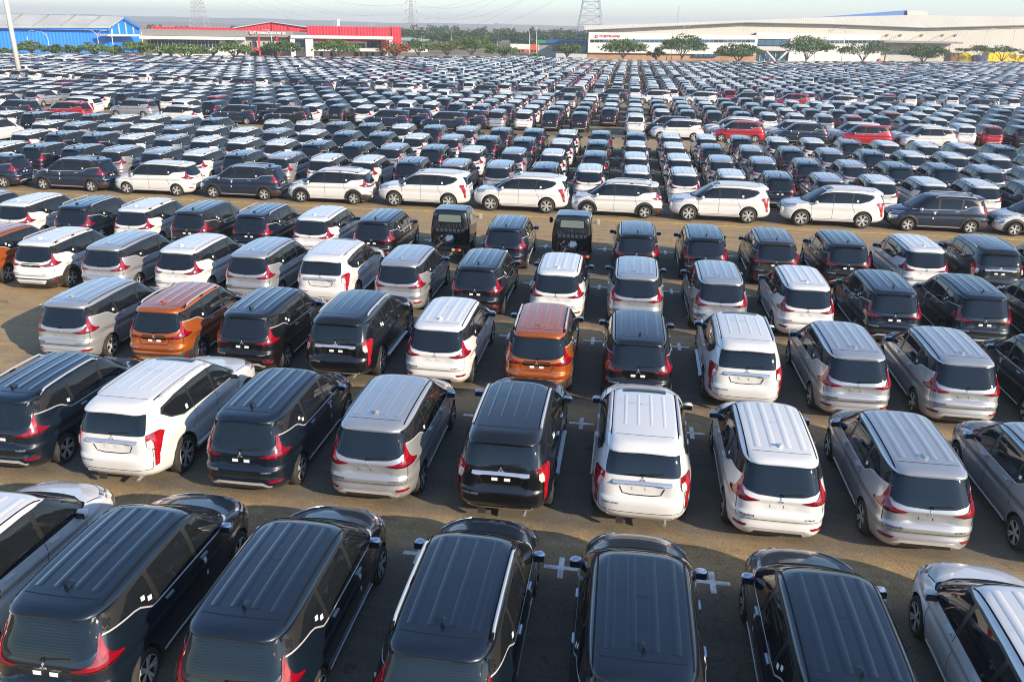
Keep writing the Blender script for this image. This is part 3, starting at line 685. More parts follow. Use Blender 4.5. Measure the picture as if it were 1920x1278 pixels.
# ------------------------------------------------------------------ ground
def ground_material():
    m = bpy.data.materials.new('yard_asphalt'); m.use_nodes = True; n = m.node_tree.nodes; l = m.node_tree.links; p = n['Principled BSDF']
    p.inputs['Roughness'].default_value = .88; p.inputs['Specular IOR Level'].default_value = .25
    tc = n.new('ShaderNodeTexCoord')
    def noise(sc, det=6, rough=.6, vec=None, dist=0):
        t = n.new('ShaderNodeTexNoise'); t.inputs['Scale'].default_value = sc; t.inputs['Detail'].default_value = det; t.inputs['Roughness'].default_value = rough; t.inputs['Distortion'].default_value = dist
        l.new(vec or tc.outputs['Object'], t.inputs['Vector']); return t.outputs[0]
    def rng_(src, a, b, c, d):
        r = n.new('ShaderNodeMapRange'); r.inputs[1].default_value = a; r.inputs[2].default_value = b; r.inputs[3].default_value = c; r.inputs[4].default_value = d; l.new(src, r.inputs[0]); return r.outputs[0]
    def mix(f, a, b, mode='MIX'):
        x = n.new('ShaderNodeMix'); x.data_type = 'RGBA'; x.blend_type = mode
        if isinstance(f, float): x.inputs[0].default_value = f
        else: l.new(f, x.inputs[0])
        for k, q in ((6, a), (7, b)):
            if isinstance(q, tuple): x.inputs[k].default_value = (*q, 1)
            else: l.new(q, x.inputs[k])
        return x.outputs[2]
    mp = n.new('ShaderNodeMapping'); mp.inputs['Scale'].default_value = (.35, 1.6, 1); l.new(tc.outputs['Object'], mp.inputs['Vector'])
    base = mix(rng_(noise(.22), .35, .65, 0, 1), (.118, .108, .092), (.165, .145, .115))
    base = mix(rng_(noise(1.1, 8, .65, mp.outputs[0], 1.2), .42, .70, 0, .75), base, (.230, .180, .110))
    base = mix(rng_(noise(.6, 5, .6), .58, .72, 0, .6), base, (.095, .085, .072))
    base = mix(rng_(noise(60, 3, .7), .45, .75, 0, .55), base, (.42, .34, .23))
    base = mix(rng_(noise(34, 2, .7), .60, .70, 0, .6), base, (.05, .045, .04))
    # lighter brown than the bays: lanes, the gaps between the rows, the open left edge; dirt in the first gap
    s = n.new('ShaderNodeSeparateXYZ'); l.new(tc.outputs['Object'], s.inputs[0])
    def mth(op, a, b=None):
        q = n.new('ShaderNodeMath'); q.operation = op; q.use_clamp = False
        for i, z in enumerate((a, b)):
            if z is None: continue
            if isinstance(z, (int, float)): q.inputs[i].default_value = z
            else: l.new(z, q.inputs[i])
        return q.outputs[0]
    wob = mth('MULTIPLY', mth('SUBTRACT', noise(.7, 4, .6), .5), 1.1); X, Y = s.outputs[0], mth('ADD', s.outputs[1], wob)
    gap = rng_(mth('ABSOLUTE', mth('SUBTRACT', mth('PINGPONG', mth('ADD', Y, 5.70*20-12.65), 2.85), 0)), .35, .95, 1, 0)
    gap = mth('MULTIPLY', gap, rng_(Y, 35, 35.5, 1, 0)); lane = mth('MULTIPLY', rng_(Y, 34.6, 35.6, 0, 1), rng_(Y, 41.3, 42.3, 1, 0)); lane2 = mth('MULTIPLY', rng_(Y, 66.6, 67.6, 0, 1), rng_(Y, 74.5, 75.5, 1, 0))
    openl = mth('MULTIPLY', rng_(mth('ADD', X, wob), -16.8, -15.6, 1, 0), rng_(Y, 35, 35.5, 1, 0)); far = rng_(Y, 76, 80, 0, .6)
    brown_tone = mth('MAXIMUM', mth('MAXIMUM', mth('MAXIMUM', gap, lane), mth('MAXIMUM', lane2, openl)), far)
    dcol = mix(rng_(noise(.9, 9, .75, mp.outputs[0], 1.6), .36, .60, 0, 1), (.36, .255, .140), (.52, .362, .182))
    base = mix(mth('MULTIPLY', brown_tone, rng_(noise(2.2, 8, .7), .25, .5, .72, 1)), base, dcol)
    a = n.new('ShaderNodeMath'); a.operation = 'SUBTRACT'; a.inputs[1].default_value = 12.65; l.new(s.outputs[1], a.inputs[0])
    b = n.new('ShaderNodeMath'); b.operation = 'ABSOLUTE'; l.new(a.outputs[0], b.inputs[0])
    band = rng_(b.outputs[0], .25, .9, 1, 0)
    k = n.new('ShaderNodeMath'); k.operation = 'MULTIPLY'; l.new(band, k.inputs[0]); l.new(rng_(noise(3.0, 8, .75), .44, .66, 0, .9), k.inputs[1])
    base = mix(k.outputs[0], base, (.33, .225, .075))
    k2 = n.new('ShaderNodeMath'); k2.operation = 'MULTIPLY'; l.new(band, k2.inputs[0]); l.new(rng_(noise(4.0, 12, .85, None, .8), .54, .62, 0, .9), k2.inputs[1])
    base = mix(k2.outputs[0], base, (.58, .47, .28))
    k3 = n.new('ShaderNodeMath'); k3.operation = 'MULTIPLY'; l.new(band, k3.inputs[0]); l.new(rng_(noise(9.0, 10, .85), .60, .68, 0, .85), k3.inputs[1])
    base = mix(k3.outputs[0], base, (.10, .07, .03))
    base = mix(rng_(noise(24, 3, .8), .42, .62, 0, .42), base, (.07, .06, .048)); base = mix(rng_(noise(17, 4, .8), .58, .70, 0, .45), base, (.50, .42, .30)); base = mix(rng_(noise(5.0, 6, .7), .55, .66, 0, .30), base, (.10, .082, .06))
    # oil drips and tyre scuffs
    spots = rng_(noise(1.9, 3, .5), .67, .72, 0, .5); base = mix(spots, base, (.045, .040, .034))
    mp2 = n.new('ShaderNodeMapping'); mp2.inputs['Scale'].default_value = (.10, 3.4, 1); l.new(tc.outputs['Object'], mp2.inputs['Vector'])
    trk = mth('MULTIPLY', rng_(noise(1.0, 5, .6, mp2.outputs[0], .6), .54, .68, 0, .35), mth('MAXIMUM', lane, lane2)); base = mix(trk, base, (.10, .085, .066))
    crk = n.new('ShaderNodeTexVoronoi'); crk.feature = 'DISTANCE_TO_EDGE'; crk.inputs['Scale'].default_value = .33; vv = n.new('ShaderNodeVectorMath'); vv.operation = 'ADD'
    wn = n.new('ShaderNodeTexNoise'); wn.inputs['Scale'].default_value = 1.3; wn.inputs['Detail'].default_value = 5; l.new(tc.outputs['Object'], wn.inputs['Vector']); l.new(tc.outputs['Object'], vv.inputs[0]); l.new(wn.outputs[1], vv.inputs[1]); l.new(vv.outputs[0], crk.inputs['Vector'])
    base = mix(rng_(crk.outputs[0], .0, .010, .22, 0), base, (.04, .036, .03))
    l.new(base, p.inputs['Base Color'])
    bp = n.new('ShaderNodeBump'); bp.inputs['Strength'].default_value = .35; bp.inputs['Distance'].default_value = .02
    l.new(noise(45, 4, .7), bp.inputs['Height']); l.new(bp.outputs[0], p.inputs['Normal']); return m
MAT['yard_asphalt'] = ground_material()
mat('dry_ground', (.22, .175, .095), .95, noise=(.05, .5))
mat('road_grey', (.19, .175, .155), .9, noise=(.2, .2))
mat('paint_road_white', (.80, .79, .75), .7, noise=(7, .35))
mat('paint_road_yellow', (.62, .42, .05), .7, noise=(5, .35))
mat('kerb', (.42, .39, .33), .85, noise=(.4, .2))
EDGE = [(-460, 85), (-240, 148), (-145, 183), (-112, 196), (-74, 216), (-50, 244), (-29, 252), (17, 249), (80, 292), (134, 328), (200, 366), (460, 500)]
def edge_y(x): return float(np.interp(x, [p[0] for p in EDGE], [p[1] for p in EDGE]))
gd = MB(); R_ = 9000
gd.add([(-R_, -R_, -.02), (R_, -R_, -.02), (R_, R_, -.02), (-R_, R_, -.02)], [(0, 1, 2, 3)], 'dry_ground', False); obj('ground', gd, kind='structure')
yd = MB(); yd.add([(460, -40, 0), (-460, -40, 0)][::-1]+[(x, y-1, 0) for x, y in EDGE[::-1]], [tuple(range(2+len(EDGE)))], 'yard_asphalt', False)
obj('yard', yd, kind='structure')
vg = MB()
for (x0, y0), (x1, y1) in zip(EDGE, EDGE[1:]):
    vg.add([(x0, y0-.8, .12), (x1, y1-.8, .12), (x1, y1-.4, .12), (x0, y0-.4, .12), (x0, y0-.8, 0), (x1, y1-.8, 0)], [(0, 1, 2, 3), (4, 5, 1, 0)], 'kerb', False)
obj('kerb', vg, kind='structure')
rd = MB()
rd.add([(x, y+9, .0) for x, y in EDGE]+[(x, y+17, .0) for x, y in EDGE], [(i, i+1, len(EDGE)+i+1, len(EDGE)+i) for i in range(len(EDGE)-1)], 'road_grey', False)
obj('road', rd, kind='structure')
mk = MB(); KX, BAY, ROWP = .67, 2.577, 5.69
def cross(x, y, ar=.30, wd=.05, z=.004):
    for (a, b) in ((ar, wd), (wd, ar)): mk.box((x-a, y-b, z-.003), (x+a, y+b, z+(0 if a > b else .002)), 'paint_road_white')
for j in range(26):
    yy = 12.1+ROWP*j
    if 36 < yy < 43 or 68 < yy < 77 or yy > 105: continue
    for i in range(-18, 13):
        x = KX+BAY*(i+.5)
        if j == 2 and False: continue
        cross(x+random.uniform(-.03, .03), yy+random.uniform(-.03, .03))
obj('bay_markings', mk, kind='structure')
yl = MB(); yl.box((-66, 40.70, .001), (48, 40.80, .004), 'paint_road_yellow')
for i in range(-22, 16): yl.box((i*2.577, 40.86, .001), (i*2.577+.5, 40.94, .004), 'paint_road_yellow')
obj('lane_line', yl, kind='structure')

# ------------------------------------------------------------------ cars: every visible near one by hand
ROWS = {}   # row name -> list of (x, col, kind, y, rz)
def rowY(j): return 9.82+5.70*j
def parse(s):
    out = []
    for t in s.split():
        k, c = t.split(':'); kind = 'M'
        if c[-1] in 'RXS': kind = c[-1]; c = c[:-1]
        out.append((int(k), c, kind))
    return out
NEAR = [
 ("front row", "-4:w -3:d -2:d -1:dR 0:d 1:d 2:w"),
 ("second row", "-5:dR -4:wS -3:d -2:s -1:bS 0:wS 1:w 2:s 3:s"),
 ("third row", "-6:s -5:oX -4:b -3:bS -2:w -1:oX 0:b 1:wS 2:s 3:s 4:d"),
 ("fourth row", "-9:o -8:wX -7:s -6:w -5:s -4:wS -3:s -2:b -1:w 0:s 1:s 2:w 3:d 4:d 5:d"),
 ("fifth row", "-11:s -10:w -9:dR -8:wR -7:g -6:dR -5:w -4:b -2:d 0:b 1:b 2:br 3:b 4:w 5:bS 6:d")]
for j, (nm, s) in enumerate(NEAR):
    ROWS[nm] = [(KX+BAY*k, c, kd, rowY(j)-(.0 if kd != 'S' else -.10), 0) for k, c, kd in parse(s)]
S1 = "-35.8:n -30.55:nX -25.5:w -20.5:nX -15.5:wX -10.3:wS -5.25:wS -.3:wX 4.9:wS 10.3:wS 15.3:nX 20.2:wX"
ROWS["sideways row"] = [(float(t.split(':')[0]), *parse('0:'+t.split(':')[1])[0][1:], 42.45, math.pi/2) for t in S1.split()]
MID = [
 "-16:w -15:w -14:d -13:d -12:s -11:s -10:w -9:d -8:s -7:wX -6:wX -5:d -4:s -3:s -2:d -1:w 0:w 1:w 2:w 3:d 4:s 5:w 6:w 7:w 8:d 9:d",
 "-16:w -15:d -14:d -13:w -12:s -11:w -10:w -9:w -8:d -7:d -6:s -5:d -4:w -3:s -2:w -1:d 0:w 1:w 2:s 3:s 4:d 5:s 6:d 7:d 8:s 9:s 10:w",
 "-17:w -16:s -15:s -14:w -13:s -12:w -11:w -10:s -9:w -8:d -7:d -6:w -5:s -4:d -3:d -2:w -1:d 0:w 1:w 2:d 3:s 4:d 5:s 6:d 7:w 8:w 9:w 10:s 11:d",
 "-18:d -17:d -16:w -15:w -14:s -13:d -11:w -10:w -9:d -8:d -7:w -6:g -5:s -4:g -3:d -2:w -1:d 0:d 1:w 2:w 3:d 4:w 5:w 6:g 7:w 8:w 9:w 10:d 11:s 12:d"]
PLAIN = {(0, -1), (1, -3), (0, 6), (3, 5), (3, 7), (1, -2)}
for j, s in enumerate(MID):
    ROWS["mid row %d" % (j+1)] = [(KX+BAY*k, c, ('R' if kd == 'M' and (j, k) not in PLAIN else kd), 47.54+5.67*j, 0) for k, c, kd in parse(s)]
S2a = "-63.0:r -57.9:n -52.7:rX -41.5:w -36.9:n -31.7:bR -22.0:n -16.6:n 4.4:w 9.6:r 14.9:n 20.2:r 25.5:w"
S2b = "-54.6:wS -48.6:s -35.4:n -20.6:n -15.2:n 3.6:b 9.3:wS 14.6:w 19.9:w 25.1:w"
ROWS["second sideways row"] = [(float(t.split(':')[0]), *parse('0:'+t.split(':')[1])[0][1:], (75.8 if float(t.split(':')[0]) > -40 else 73.6), math.pi/2) for t in S2a.split()]
ROWS["second sideways row, rear"] = [(float(t.split(':')[0]), *parse('0:'+t.split(':')[1])[0][1:], 78.2, math.pi/2) for t in S2b.split()]
FARR = {
 1: "-20:d -19:s -18:wS -17:wS -16:d -15:w -14:s -13:wS -12:w -11:d -10:w -9:wS -8:s -7:s -6:r -5:s -4:w -3:d -2:b 0:wS 1:d 2:s 3:d 4:d 5:d 6:w 7:w 8:d 9:d 10:d 11:wS 12:r 13:d",
 2: "-23:w -22:w -21:d -20:d -19:w -18:w -17:r -16:d -15:s -14:s -13:d -12:d -11:w -10:w -9:wS -8:w -7:d -6:s -5:d -4:w -3:d -2:d -1:b 0:s 1:w 2:d 3:g 4:d 5:w 6:w 7:s 8:r 9:d 10:w 11:w 12:w 13:d 14:d",
 3: "-24:s -23:w -22:d -21:w -20:w -19:w -18:d -17:s -16:d -15:w -14:w -13:w -12:d -11:d -10:d -9:s -8:d -7:w -6:s -5:w -4:s -3:w -2:d -1:w 0:w 1:d 2:s 3:b 4:b 5:g 6:w 7:d 8:d 9:s 10:o 11:w 12:w 13:d 14:d"}
for j, s in FARR.items():
    ROWS["far row %d" % j] = [(KX+BAY*k, c, kd, 79.85+5.85*(j-1)-(.7 if (j == 1 and kd == 'S') else 0), 0) for k, c, kd in parse(s)]
# drop the far cars that a sideways car stands on
ROWS["far row 1"] = [q for q in ROWS["far row 1"] if not any(abs(q[0]-x) < 2.9 for x, c, k, y, r in ROWS["second sideways row, rear"])]
PHRASE = {"front row": "front row", "second row": "second row from the front", "third row": "third row from the front", "fourth row": "fourth row from the front", "fifth row": "fifth row before yellow line",
          "sideways row": "sideways row behind yellow line", "mid row 1": "first row behind sideways cars", "mid row 2": "second row behind sideways cars", "mid row 3": "third row behind sideways cars", "mid row 4": "fourth row behind sideways cars",
          "second sideways row": "far broadside row, front line", "second sideways row, rear": "far broadside row, rear line", "far row 1": "first row beyond broadside cars", "far row 2": "second row beyond broadside cars", "far row 3": "third row beyond broadside cars"}
used = set(); ncar = 0
tot = sum(len(v) for v in ROWS.values())
for nm, L in ROWS.items():
    L = sorted(L); lod = 'near' if nm in [q[0] for q in NEAR]+["sideways row"] else ('mid' if nm.startswith('mid') or nm.startswith('second side') else 'far')
    for i, (x, c, kd, y, rz) in enumerate(L):
        if ncar >= 300: continue
        # position words count within the car's own colour, so they can be checked by eye
        same = [q for q in L if q[1] == c and q[2] == kd]; k = same.index((x, c, kd, y, rz))+1
        what = CN[c]+' '+KN[kd]
        if len(same) == 1: lab = 'only %s in %s' % (what, PHRASE[nm])
        else: lab = '%s, %s such from left, %s' % (what, ordn(k), PHRASE[nm])
        if nm.startswith(('front', 'second row', 'third row', 'fourth', 'fifth')) and len(same) > 1:
            nb = L[i-1] if i else (L[i+1] if i+1 < len(L) else None)
            if nb:
                alt = '%s %s of the %s %s, %s' % (what, 'right' if i else 'left', CN[nb[1]], 'SUV' if nb[2] == 'S' else 'minivan', PHRASE[nm])
                cnt = 0
                for q, r in zip(L, L[1:]):
                    if i and (r[1], r[2]) == (c, kd) and (q[1], q[2] == 'S') == (nb[1], nb[2] == 'S'): cnt += 1
                if (i and cnt == 1) and alt not in used: lab = alt
        used.add(lab); ncar += 1
        put_car(c, kd, x, y, rz, lod, lab)
print('cars', ncar, 'of', tot)

# the rest of the yard, beyond the three hundred nearest: one mass
cells = []; rs = random.Random(3)
pal = [('w', .50), ('d', .17), ('b', .10), ('s', .20), ('r', .035), ('n', .05), ('br', .015), ('g', .01)]
def pick(kind_ok=True):
    t = rs.random()*sum(p for _, p in pal); c = 'w'
    for q, p in pal:
        t -= p
        if t <= 0: c = q; break
    return c, ('S' if (c in 'wb' and rs.random() < .22) else ('R' if rs.random() < .3 else 'M'))
def inview(x, y):
    P = np.array([x, y, 1.])-CAMP; Z = P@FW; return abs(P@RT) < Z*.70+6
rowlist = [79.85+5.85*j for j in (3, 4)]
y = 120.6
blocks = []
for nrow, gap in ((6, 11.2), (7, 10.5), (9, 11.), (9, 11.), (9, 11)):
    for j in range(nrow): rowlist.append(y+5.75*j)
    blocks.append((y-6.2, y-3.9)); y += 5.75*(nrow-1)+gap
for yy in rowlist:
    for k in range(-130, 120):
        x = KX+BAY*k
        if yy > edge_y(x)-5 or not inview(x, yy) or rs.random() < .03: continue
        if math.hypot(x+96.6, yy-125) < 3: continue
        cells.append((x+rs.uniform(-.08, .08), yy+rs.uniform(-.15, .15), 0., *pick()))
def x_at(xp, Y, z=.8):
    lo, hi = 60., 700.
    for _ in range(40):
        m_ = (lo+hi)/2; d_ = ray(xp, m_); q_ = CAMP+d_*(Y/d_[1])
        if q_[2] > z: lo = m_
        else: hi = m_
    return q_[0]
for (ya, yb), lst in zip(blocks[:2], ("1066 1147:n 1227:w 1313:w 1398:d 1484:r 1573:w 1656:n 1834:n 986:s 905:d 827:n 753:w 662:d 594:n 449:d 379:w 306:w 170:d 100:w 232:w", "1096:r 1033:w 980:w 909:d 789:n 1235:n 1290:w 1490:n 1636:w 1750:w 1850:d 700:w 610:d 520:w 430:d 340:w 240:d 150:r 1380:d 1430:r")):
    for t_ in lst.split():
        xp, c_ = (t_.split(':')+['n'])[:2]; cells.append((x_at(float(xp), ya), ya, math.pi/2, c_, 'M'))
for (ya, yb) in blocks[2:]:
    x = -200+rs.uniform(0, 4)
    while x < 200:
        for yy in (ya, yb):
            if yy < edge_y(x)-5 and inview(x, yy) and rs.random() < (.72 if yy == ya else .30):
                c = rs.choice('wwnndrwb'); cells.append((x+rs.uniform(-.3, .3), yy, math.pi/2, c, 'S' if c == 'w' and rs.random() < .3 else 'M'))
        x += 5.15
# empty cells of the individually built far rows that fell past the cap, and outer columns of the near blocks
for jj in range(0, 3):
    have = {round((q[0]-KX)/BAY) for q in ROWS["far row %d" % (jj+1)]}
    for k in range(-40, 30):
        x = KX+BAY*k; yy = 79.85+5.85*jj
        if k not in have and (k < -24 or k > 14) and inview(x, yy): cells.append((x, yy, 0., *pick()))
for jj in range(4):
    for k in list(range(-26, -18))+list(range(13, 19)):
        x = KX+BAY*k; yy = 47.54+5.67*jj
        if not any(abs(q[0]-x) < 1.5 for q in ROWS["mid row %d" % (jj+1)]) and inview(x, yy): cells.append((x, yy, 0., rs.choice('wwdsbn'), 'R'))
kinds = sorted({(c[3], c[4]) for c in cells}); src = bpy.data.collections.new('car_sources')
for i, (c, kd) in enumerate(kinds):
    o = bpy.data.objects.new('source_%03d' % i, proto(c, kd)['far']); src.objects.link(o)
pm = bpy.data.meshes.new('far_parked_cars'); pm.from_pydata([(c[0], c[1], 0) for c in cells], [], [])
a = pm.attributes.new('pick', 'INT', 'POINT'); a.data.foreach_set('value', [kinds.index((c[3], c[4])) for c in cells])
a = pm.attributes.new('turn', 'FLOAT_VECTOR', 'POINT'); a.data.foreach_set('vector', [q for c in cells for q in (0, 0, c[2])])
po = bpy.data.objects.new('far_parked_cars', pm); C.objects.link(po)
po['kind'] = 'stuff'; po['label'] = 'mass of white, dark and silver cars filling the yard towards the trees'; po['category'] = 'cars'
ng = bpy.data.node_groups.new('scatter', 'GeometryNodeTree'); ng.interface.new_socket('Geometry', in_out='INPUT', socket_type='NodeSocketGeometry'); ng.interface.new_socket('Geometry', in_out='OUTPUT', socket_type='NodeSocketGeometry')
gi = ng.nodes.new('NodeGroupInput'); go = ng.nodes.new('NodeGroupOutput'); ip = ng.nodes.new('GeometryNodeInstanceOnPoints'); ci = ng.nodes.new('GeometryNodeCollectionInfo')
ci.inputs['Collection'].default_value = src; ci.inputs['Separate Children'].default_value = True; ci.inputs['Reset Children'].default_value = True
n1 = ng.nodes.new('GeometryNodeInputNamedAttribute'); n1.data_type = 'INT'; n1.inputs['Name'].default_value = 'pick'
n2 = ng.nodes.new('GeometryNodeInputNamedAttribute'); n2.data_type = 'FLOAT_VECTOR'; n2.inputs['Name'].default_value = 'turn'
mtp = ng.nodes.new('GeometryNodeMeshToPoints')
ng.links.new(gi.outputs[0], mtp.inputs[0]); ng.links.new(mtp.outputs[0], ip.inputs['Points']); ng.links.new(ci.outputs[0], ip.inputs['Instance']); ip.inputs['Pick Instance'].default_value = True
ng.links.new(n1.outputs[0], ip.inputs['Instance Index']); ng.links.new(n2.outputs[0], ip.inputs['Rotation']); ng.links.new(ip.outputs[0], go.inputs[0])
po.modifiers.new('scatter', 'NODES').node_group = ng
print('far cars', len(cells))

# ------------------------------------------------------------------ two cab-chassis trucks without beds
mat('rib_dark', (.045, .065, .10), .4)
CABS = dict(
    zs=[.42,.46,.52,.6,.7,.8,.9,1.0,1.08,1.14,1.2,1.3,1.4,1.5,1.6,1.68,1.74,1.79,1.82,1.84],
    w=[(.42,.79),(.5,.815),(.9,.82),(1.1,.815),(1.4,.775),(1.65,.735),(1.76,.70),(1.82,.655),(1.84,.60)],
    yr=[(.42,-.98),(.5,-1.0),(1.05,-1.0),(1.15,-.985),(1.6,-.95),(1.75,-.93),(1.84,-.86)],
    yf=[(.42,1.0),(.5,1.05),(.9,1.06),(1.05,1.02),(1.2,.93),(1.5,.72),(1.7,.56),(1.79,.45),(1.84,.3)],
    af=[(.42,.7),(1.84,.6)], nf=[(.42,6),(1.1,6),(1.84,6)], nr=[(.42,14),(1.84,9)], ar=.8, zb=1.9, zt=2.2, disp=lambda x, y, z: (x, y, z),
    zroof=lambda x, y: 1.86-.02*(x/.6)**2-.02*(y+.3)**2, axles=(.45,), well=.36, wz=.31)
BC = Body(CABS)
def make_truck():
    r = empty('cab_chassis_truck')
    def pt(n, mb, par=None, sharp=45): return obj(n, mb, par or r, 'b', sharp)
    cabm = MB().cat(BC.shell); sm = MB()
    for sg in 'RL':
        for dl in ([(.62,.50),(.60,1.05)], [(-.62,.48),(-.62,1.62)]): BC.strip(dl, sg, line_prof(.012), 'seam', sm)
    cabm.cat(sm); pt('cab', cabm)
    rib = MB()
    for k in range(7): rib.box((-.56+k*.175, -1.07, .98), (-.56+k*.175+.13, -.99, 1.10), 'rib_dark', .012)
    rib.box((-.62, -1.05, 1.10), (.62, -.995, 1.14), 'frame_black'); rib.box((-.62, -1.05, .93), (.62, -.995, .97), 'frame_black')
    for k in range(9): rib.tube([(-.6+k*.15, -1.005, 1.16), (-.6+k*.15+random.uniform(-.05, .05), -1.01, 1.30)], .02, 'cladding', 6)
    pt('bulkhead_ribs', rib)
    pt('rear_window', BC.patch(rnd([(-.48,1.37),(.48,1.37),(.46,1.66),(-.46,1.66)], .05), 'B', 'glass_pale', .008, .08))
    fr = MB(); BC.patch(rnd([(-.53,1.33),(.53,1.33),(.50,1.70),(-.50,1.70)], .06), 'B', 'trim_black', .004, .08, 0, fr); pt('window_frame', fr)
    pt('windscreen', BC.patch(rnd([(-.68,1.10),(.68,1.10),(.58,1.70),(-.58,1.70)], .05), 'F', 'glass_wind', .008, .08))
    for sg in (-1, 1):
        pt('side_window', BC.patch(rnd([(.72,1.10),(-.52,1.10),(-.52,1.62),(.42,1.62)], .05), 'R' if sg > 0 else 'L', 'glass_pale', .008, .08))
        mm = MB(); mm.box((sg*1.0-.07, .62, 1.18), (sg*1.0+.07, .68, 1.42), 'silver_trim' if sg > 0 else 'trim_black', .02); mm.tube([(sg*.78, .66, 1.25), (sg*1.0, .66, 1.30)], .015, 'trim_black', 6); pt('side_mirror', mm)
    ch = MB()
    for sg in (-1, 1): ch.box((sg*.36-.035, -2.55, .50), (sg*.36+.035, .2, .62), 'frame_black', .008)
    for y in (-2.5, -2.05, -1.6, -1.15): ch.box((-.34, y-.03, .52), (.34, y+.03, .60), 'frame_black')
    ch.box((-.80, -2.60, .60), (.80, -2.54, .68), 'frame_black'); pt('chassis_frame', ch)
    en = MB(); en.box((-.28, -1.5, .40), (.22, -1.05, .72), 'engine_grey', .04); en.tube([(-.3, -2.3, .60), (-.2, -1.7, .66), (-.45, -1.2, .7), (-.3, -1.05, .8)], .03, 'engine_grey', 8)
    for k in range(6): en.tube([(-.5+k*.17, -1.05, .8), (-.55+k*.2, -1.45, .66+.05*(k % 2)), (-.5+k*.18, -1.9, .62)], .014, 'cladding', 6)
    en.tube([(0, -1.1, .45), (0, -2.05, .38)], .05, 'engine_grey', 10); en.lathe([(-.62, .001), (-.62, .10), (-.14, .11), (0, .19), (.14, .11), (.62, .10), (.62, .001)], 'engine_grey', 14, 'x', (0, -2.1, .33)); pt('drivetrain', en)
    tk = MB().box((-.10, -1.62, .66), (.26, -1.22, .90), 'tank_blue', .07); pt('fuel_tank', tk)
    for sg in (-1, 1):
        tl = MB(); tl.box((sg*.62-.20, -2.66, .585), (sg*.62+.20, -2.595, .70), 'trim_black', .01)
        a = sg*.62
        tl.box((min(a+sg*.08, a+sg*.19), -2.675, .60), (max(a+sg*.08, a+sg*.19), -2.64, .69), 'lamp_amber', .006); tl.box((min(a-sg*.06, a+sg*.075), -2.676, .60), (max(a-sg*.06, a+sg*.075), -2.64, .69), 'lamp_bright', .006); tl.box((min(a-sg*.19, a-sg*.065), -2.675, .60), (max(a-sg*.19, a-sg*.065), -2.64, .69), 'lamp_clear', .006); pt('tail_light', tl)
    ty, rm = wheel_parts(.31, .20, 'five')
    for y in (.45, -2.1):
        for sg in (-1, 1):
            M = Matrix.Translation((sg*.70, y, .31))@(Matrix.Identity(4) if sg > 0 else Matrix.Rotation(math.pi, 4, 'Z'))
            k = pt('wheel', ty.moved(M)); pt('rim', rm.moved(M), k)
    return r
def copy_tree(o, parent=None):
    c = o.copy(); C.objects.link(c)
    if parent: c.parent = parent
    for ch in o.children: copy_tree(ch, c)
    return c
tr = make_truck(); tr.location = (-7.0, 33.62, 0)
t2 = copy_tree(tr); t2.location = (-1.95, 33.66, 0)
for o, l in ((tr, 'black bedless truck chassis left of the lone dark minivan, bare frame showing'), (t2, 'black bedless truck chassis right of the lone dark minivan, rear half behind white roof')):
    o['label'] = l; o['category'] = 'truck'; o['group'] = 'bedless trucks in the fifth row'

# ------------------------------------------------------------------ background
mat('blue_wall', (.003, .21, .78), .5, noise=(.3, .06)); mat('blue_dark', (.004, .11, .50), .5); mat('pale_roof', (.38, .40, .40), .5, noise=(.15, .12)); mat('white_wall', (.62, .61, .58), .7, noise=(.08, .06))
mat('cream_clad', (.47, .45, .40), .6, noise=(.05, .06)); mat('grey_clad', (.44, .44, .42), .5, noise=(.06, .06)); mat('grey_roof', (.30, .30, .28), .6); mat('red_wall', (.62, .006, .030), .5, noise=(.1, .08)); mat('red_dark', (.25, .01, .02), .6)
mat('win_dark', (.02, .03, .04), .12); mat('win_blue', (.03, .10, .18), .1); mat('grey_wall', (.38, .37, .35), .75, noise=(.1, .08)); mat('sign_grey', (.22, .215, .205), .6); mat('sign_white', (.82, .82, .80), .5); mat('sign_red', (.45, .02, .05), .5)
mat('roof_blue', (.03, .13, .36), .5); mat('shade_grey', (.20, .20, .20), .6); mat('container_yellow', (.90, .62, .01), .5, noise=(.2, .12)); mat('container_navy', (.02, .05, .16), .5); mat('brown_wall', (.36, .20, .11), .8, noise=(.3, .2))
mat('green_roof', (.03, .30, .16), .6); mat('orange_truck', (.70, .13, .03), .5); mat('steel', (.50, .50, .49), .45, .3); mat('steel_far', (.42, .43, .45), .6); mat('wire', (.26, .26, .27), .6); mat('mast_paint', (.78, .76, .70), .5); mat('lamp_pole', (.62, .62, .60), .5)
mat('haze_city', (.22, .23, .24), .9); mat('red_soil', (.34, .19, .11), .95, noise=(.02, .2))
def corrugate(name, step=.9, axis_rot=0):
    m = MAT[name]; n = m.node_tree.nodes; l = m.node_tree.links; p = n['Principled BSDF']
    tc = n.new('ShaderNodeTexCoord'); wv = n.new('ShaderNodeTexWave'); wv.inputs['Scale'].default_value = 1/step; wv.bands_direction = 'X'
    l.new(tc.outputs['Object'], wv.inputs['Vector']); b = n.new('ShaderNodeBump'); b.inputs['Strength'].default_value = .5; b.inputs['Distance'].default_value = .1
    l.new(wv.outputs[0], b.inputs['Height']); l.new(b.outputs[0], p.inputs['Normal'])
for q in ('cream_clad', 'grey_clad', 'blue_wall', 'red_wall', 'container_yellow'): corrugate(q, 2.4 if q != 'container_yellow' else .5)
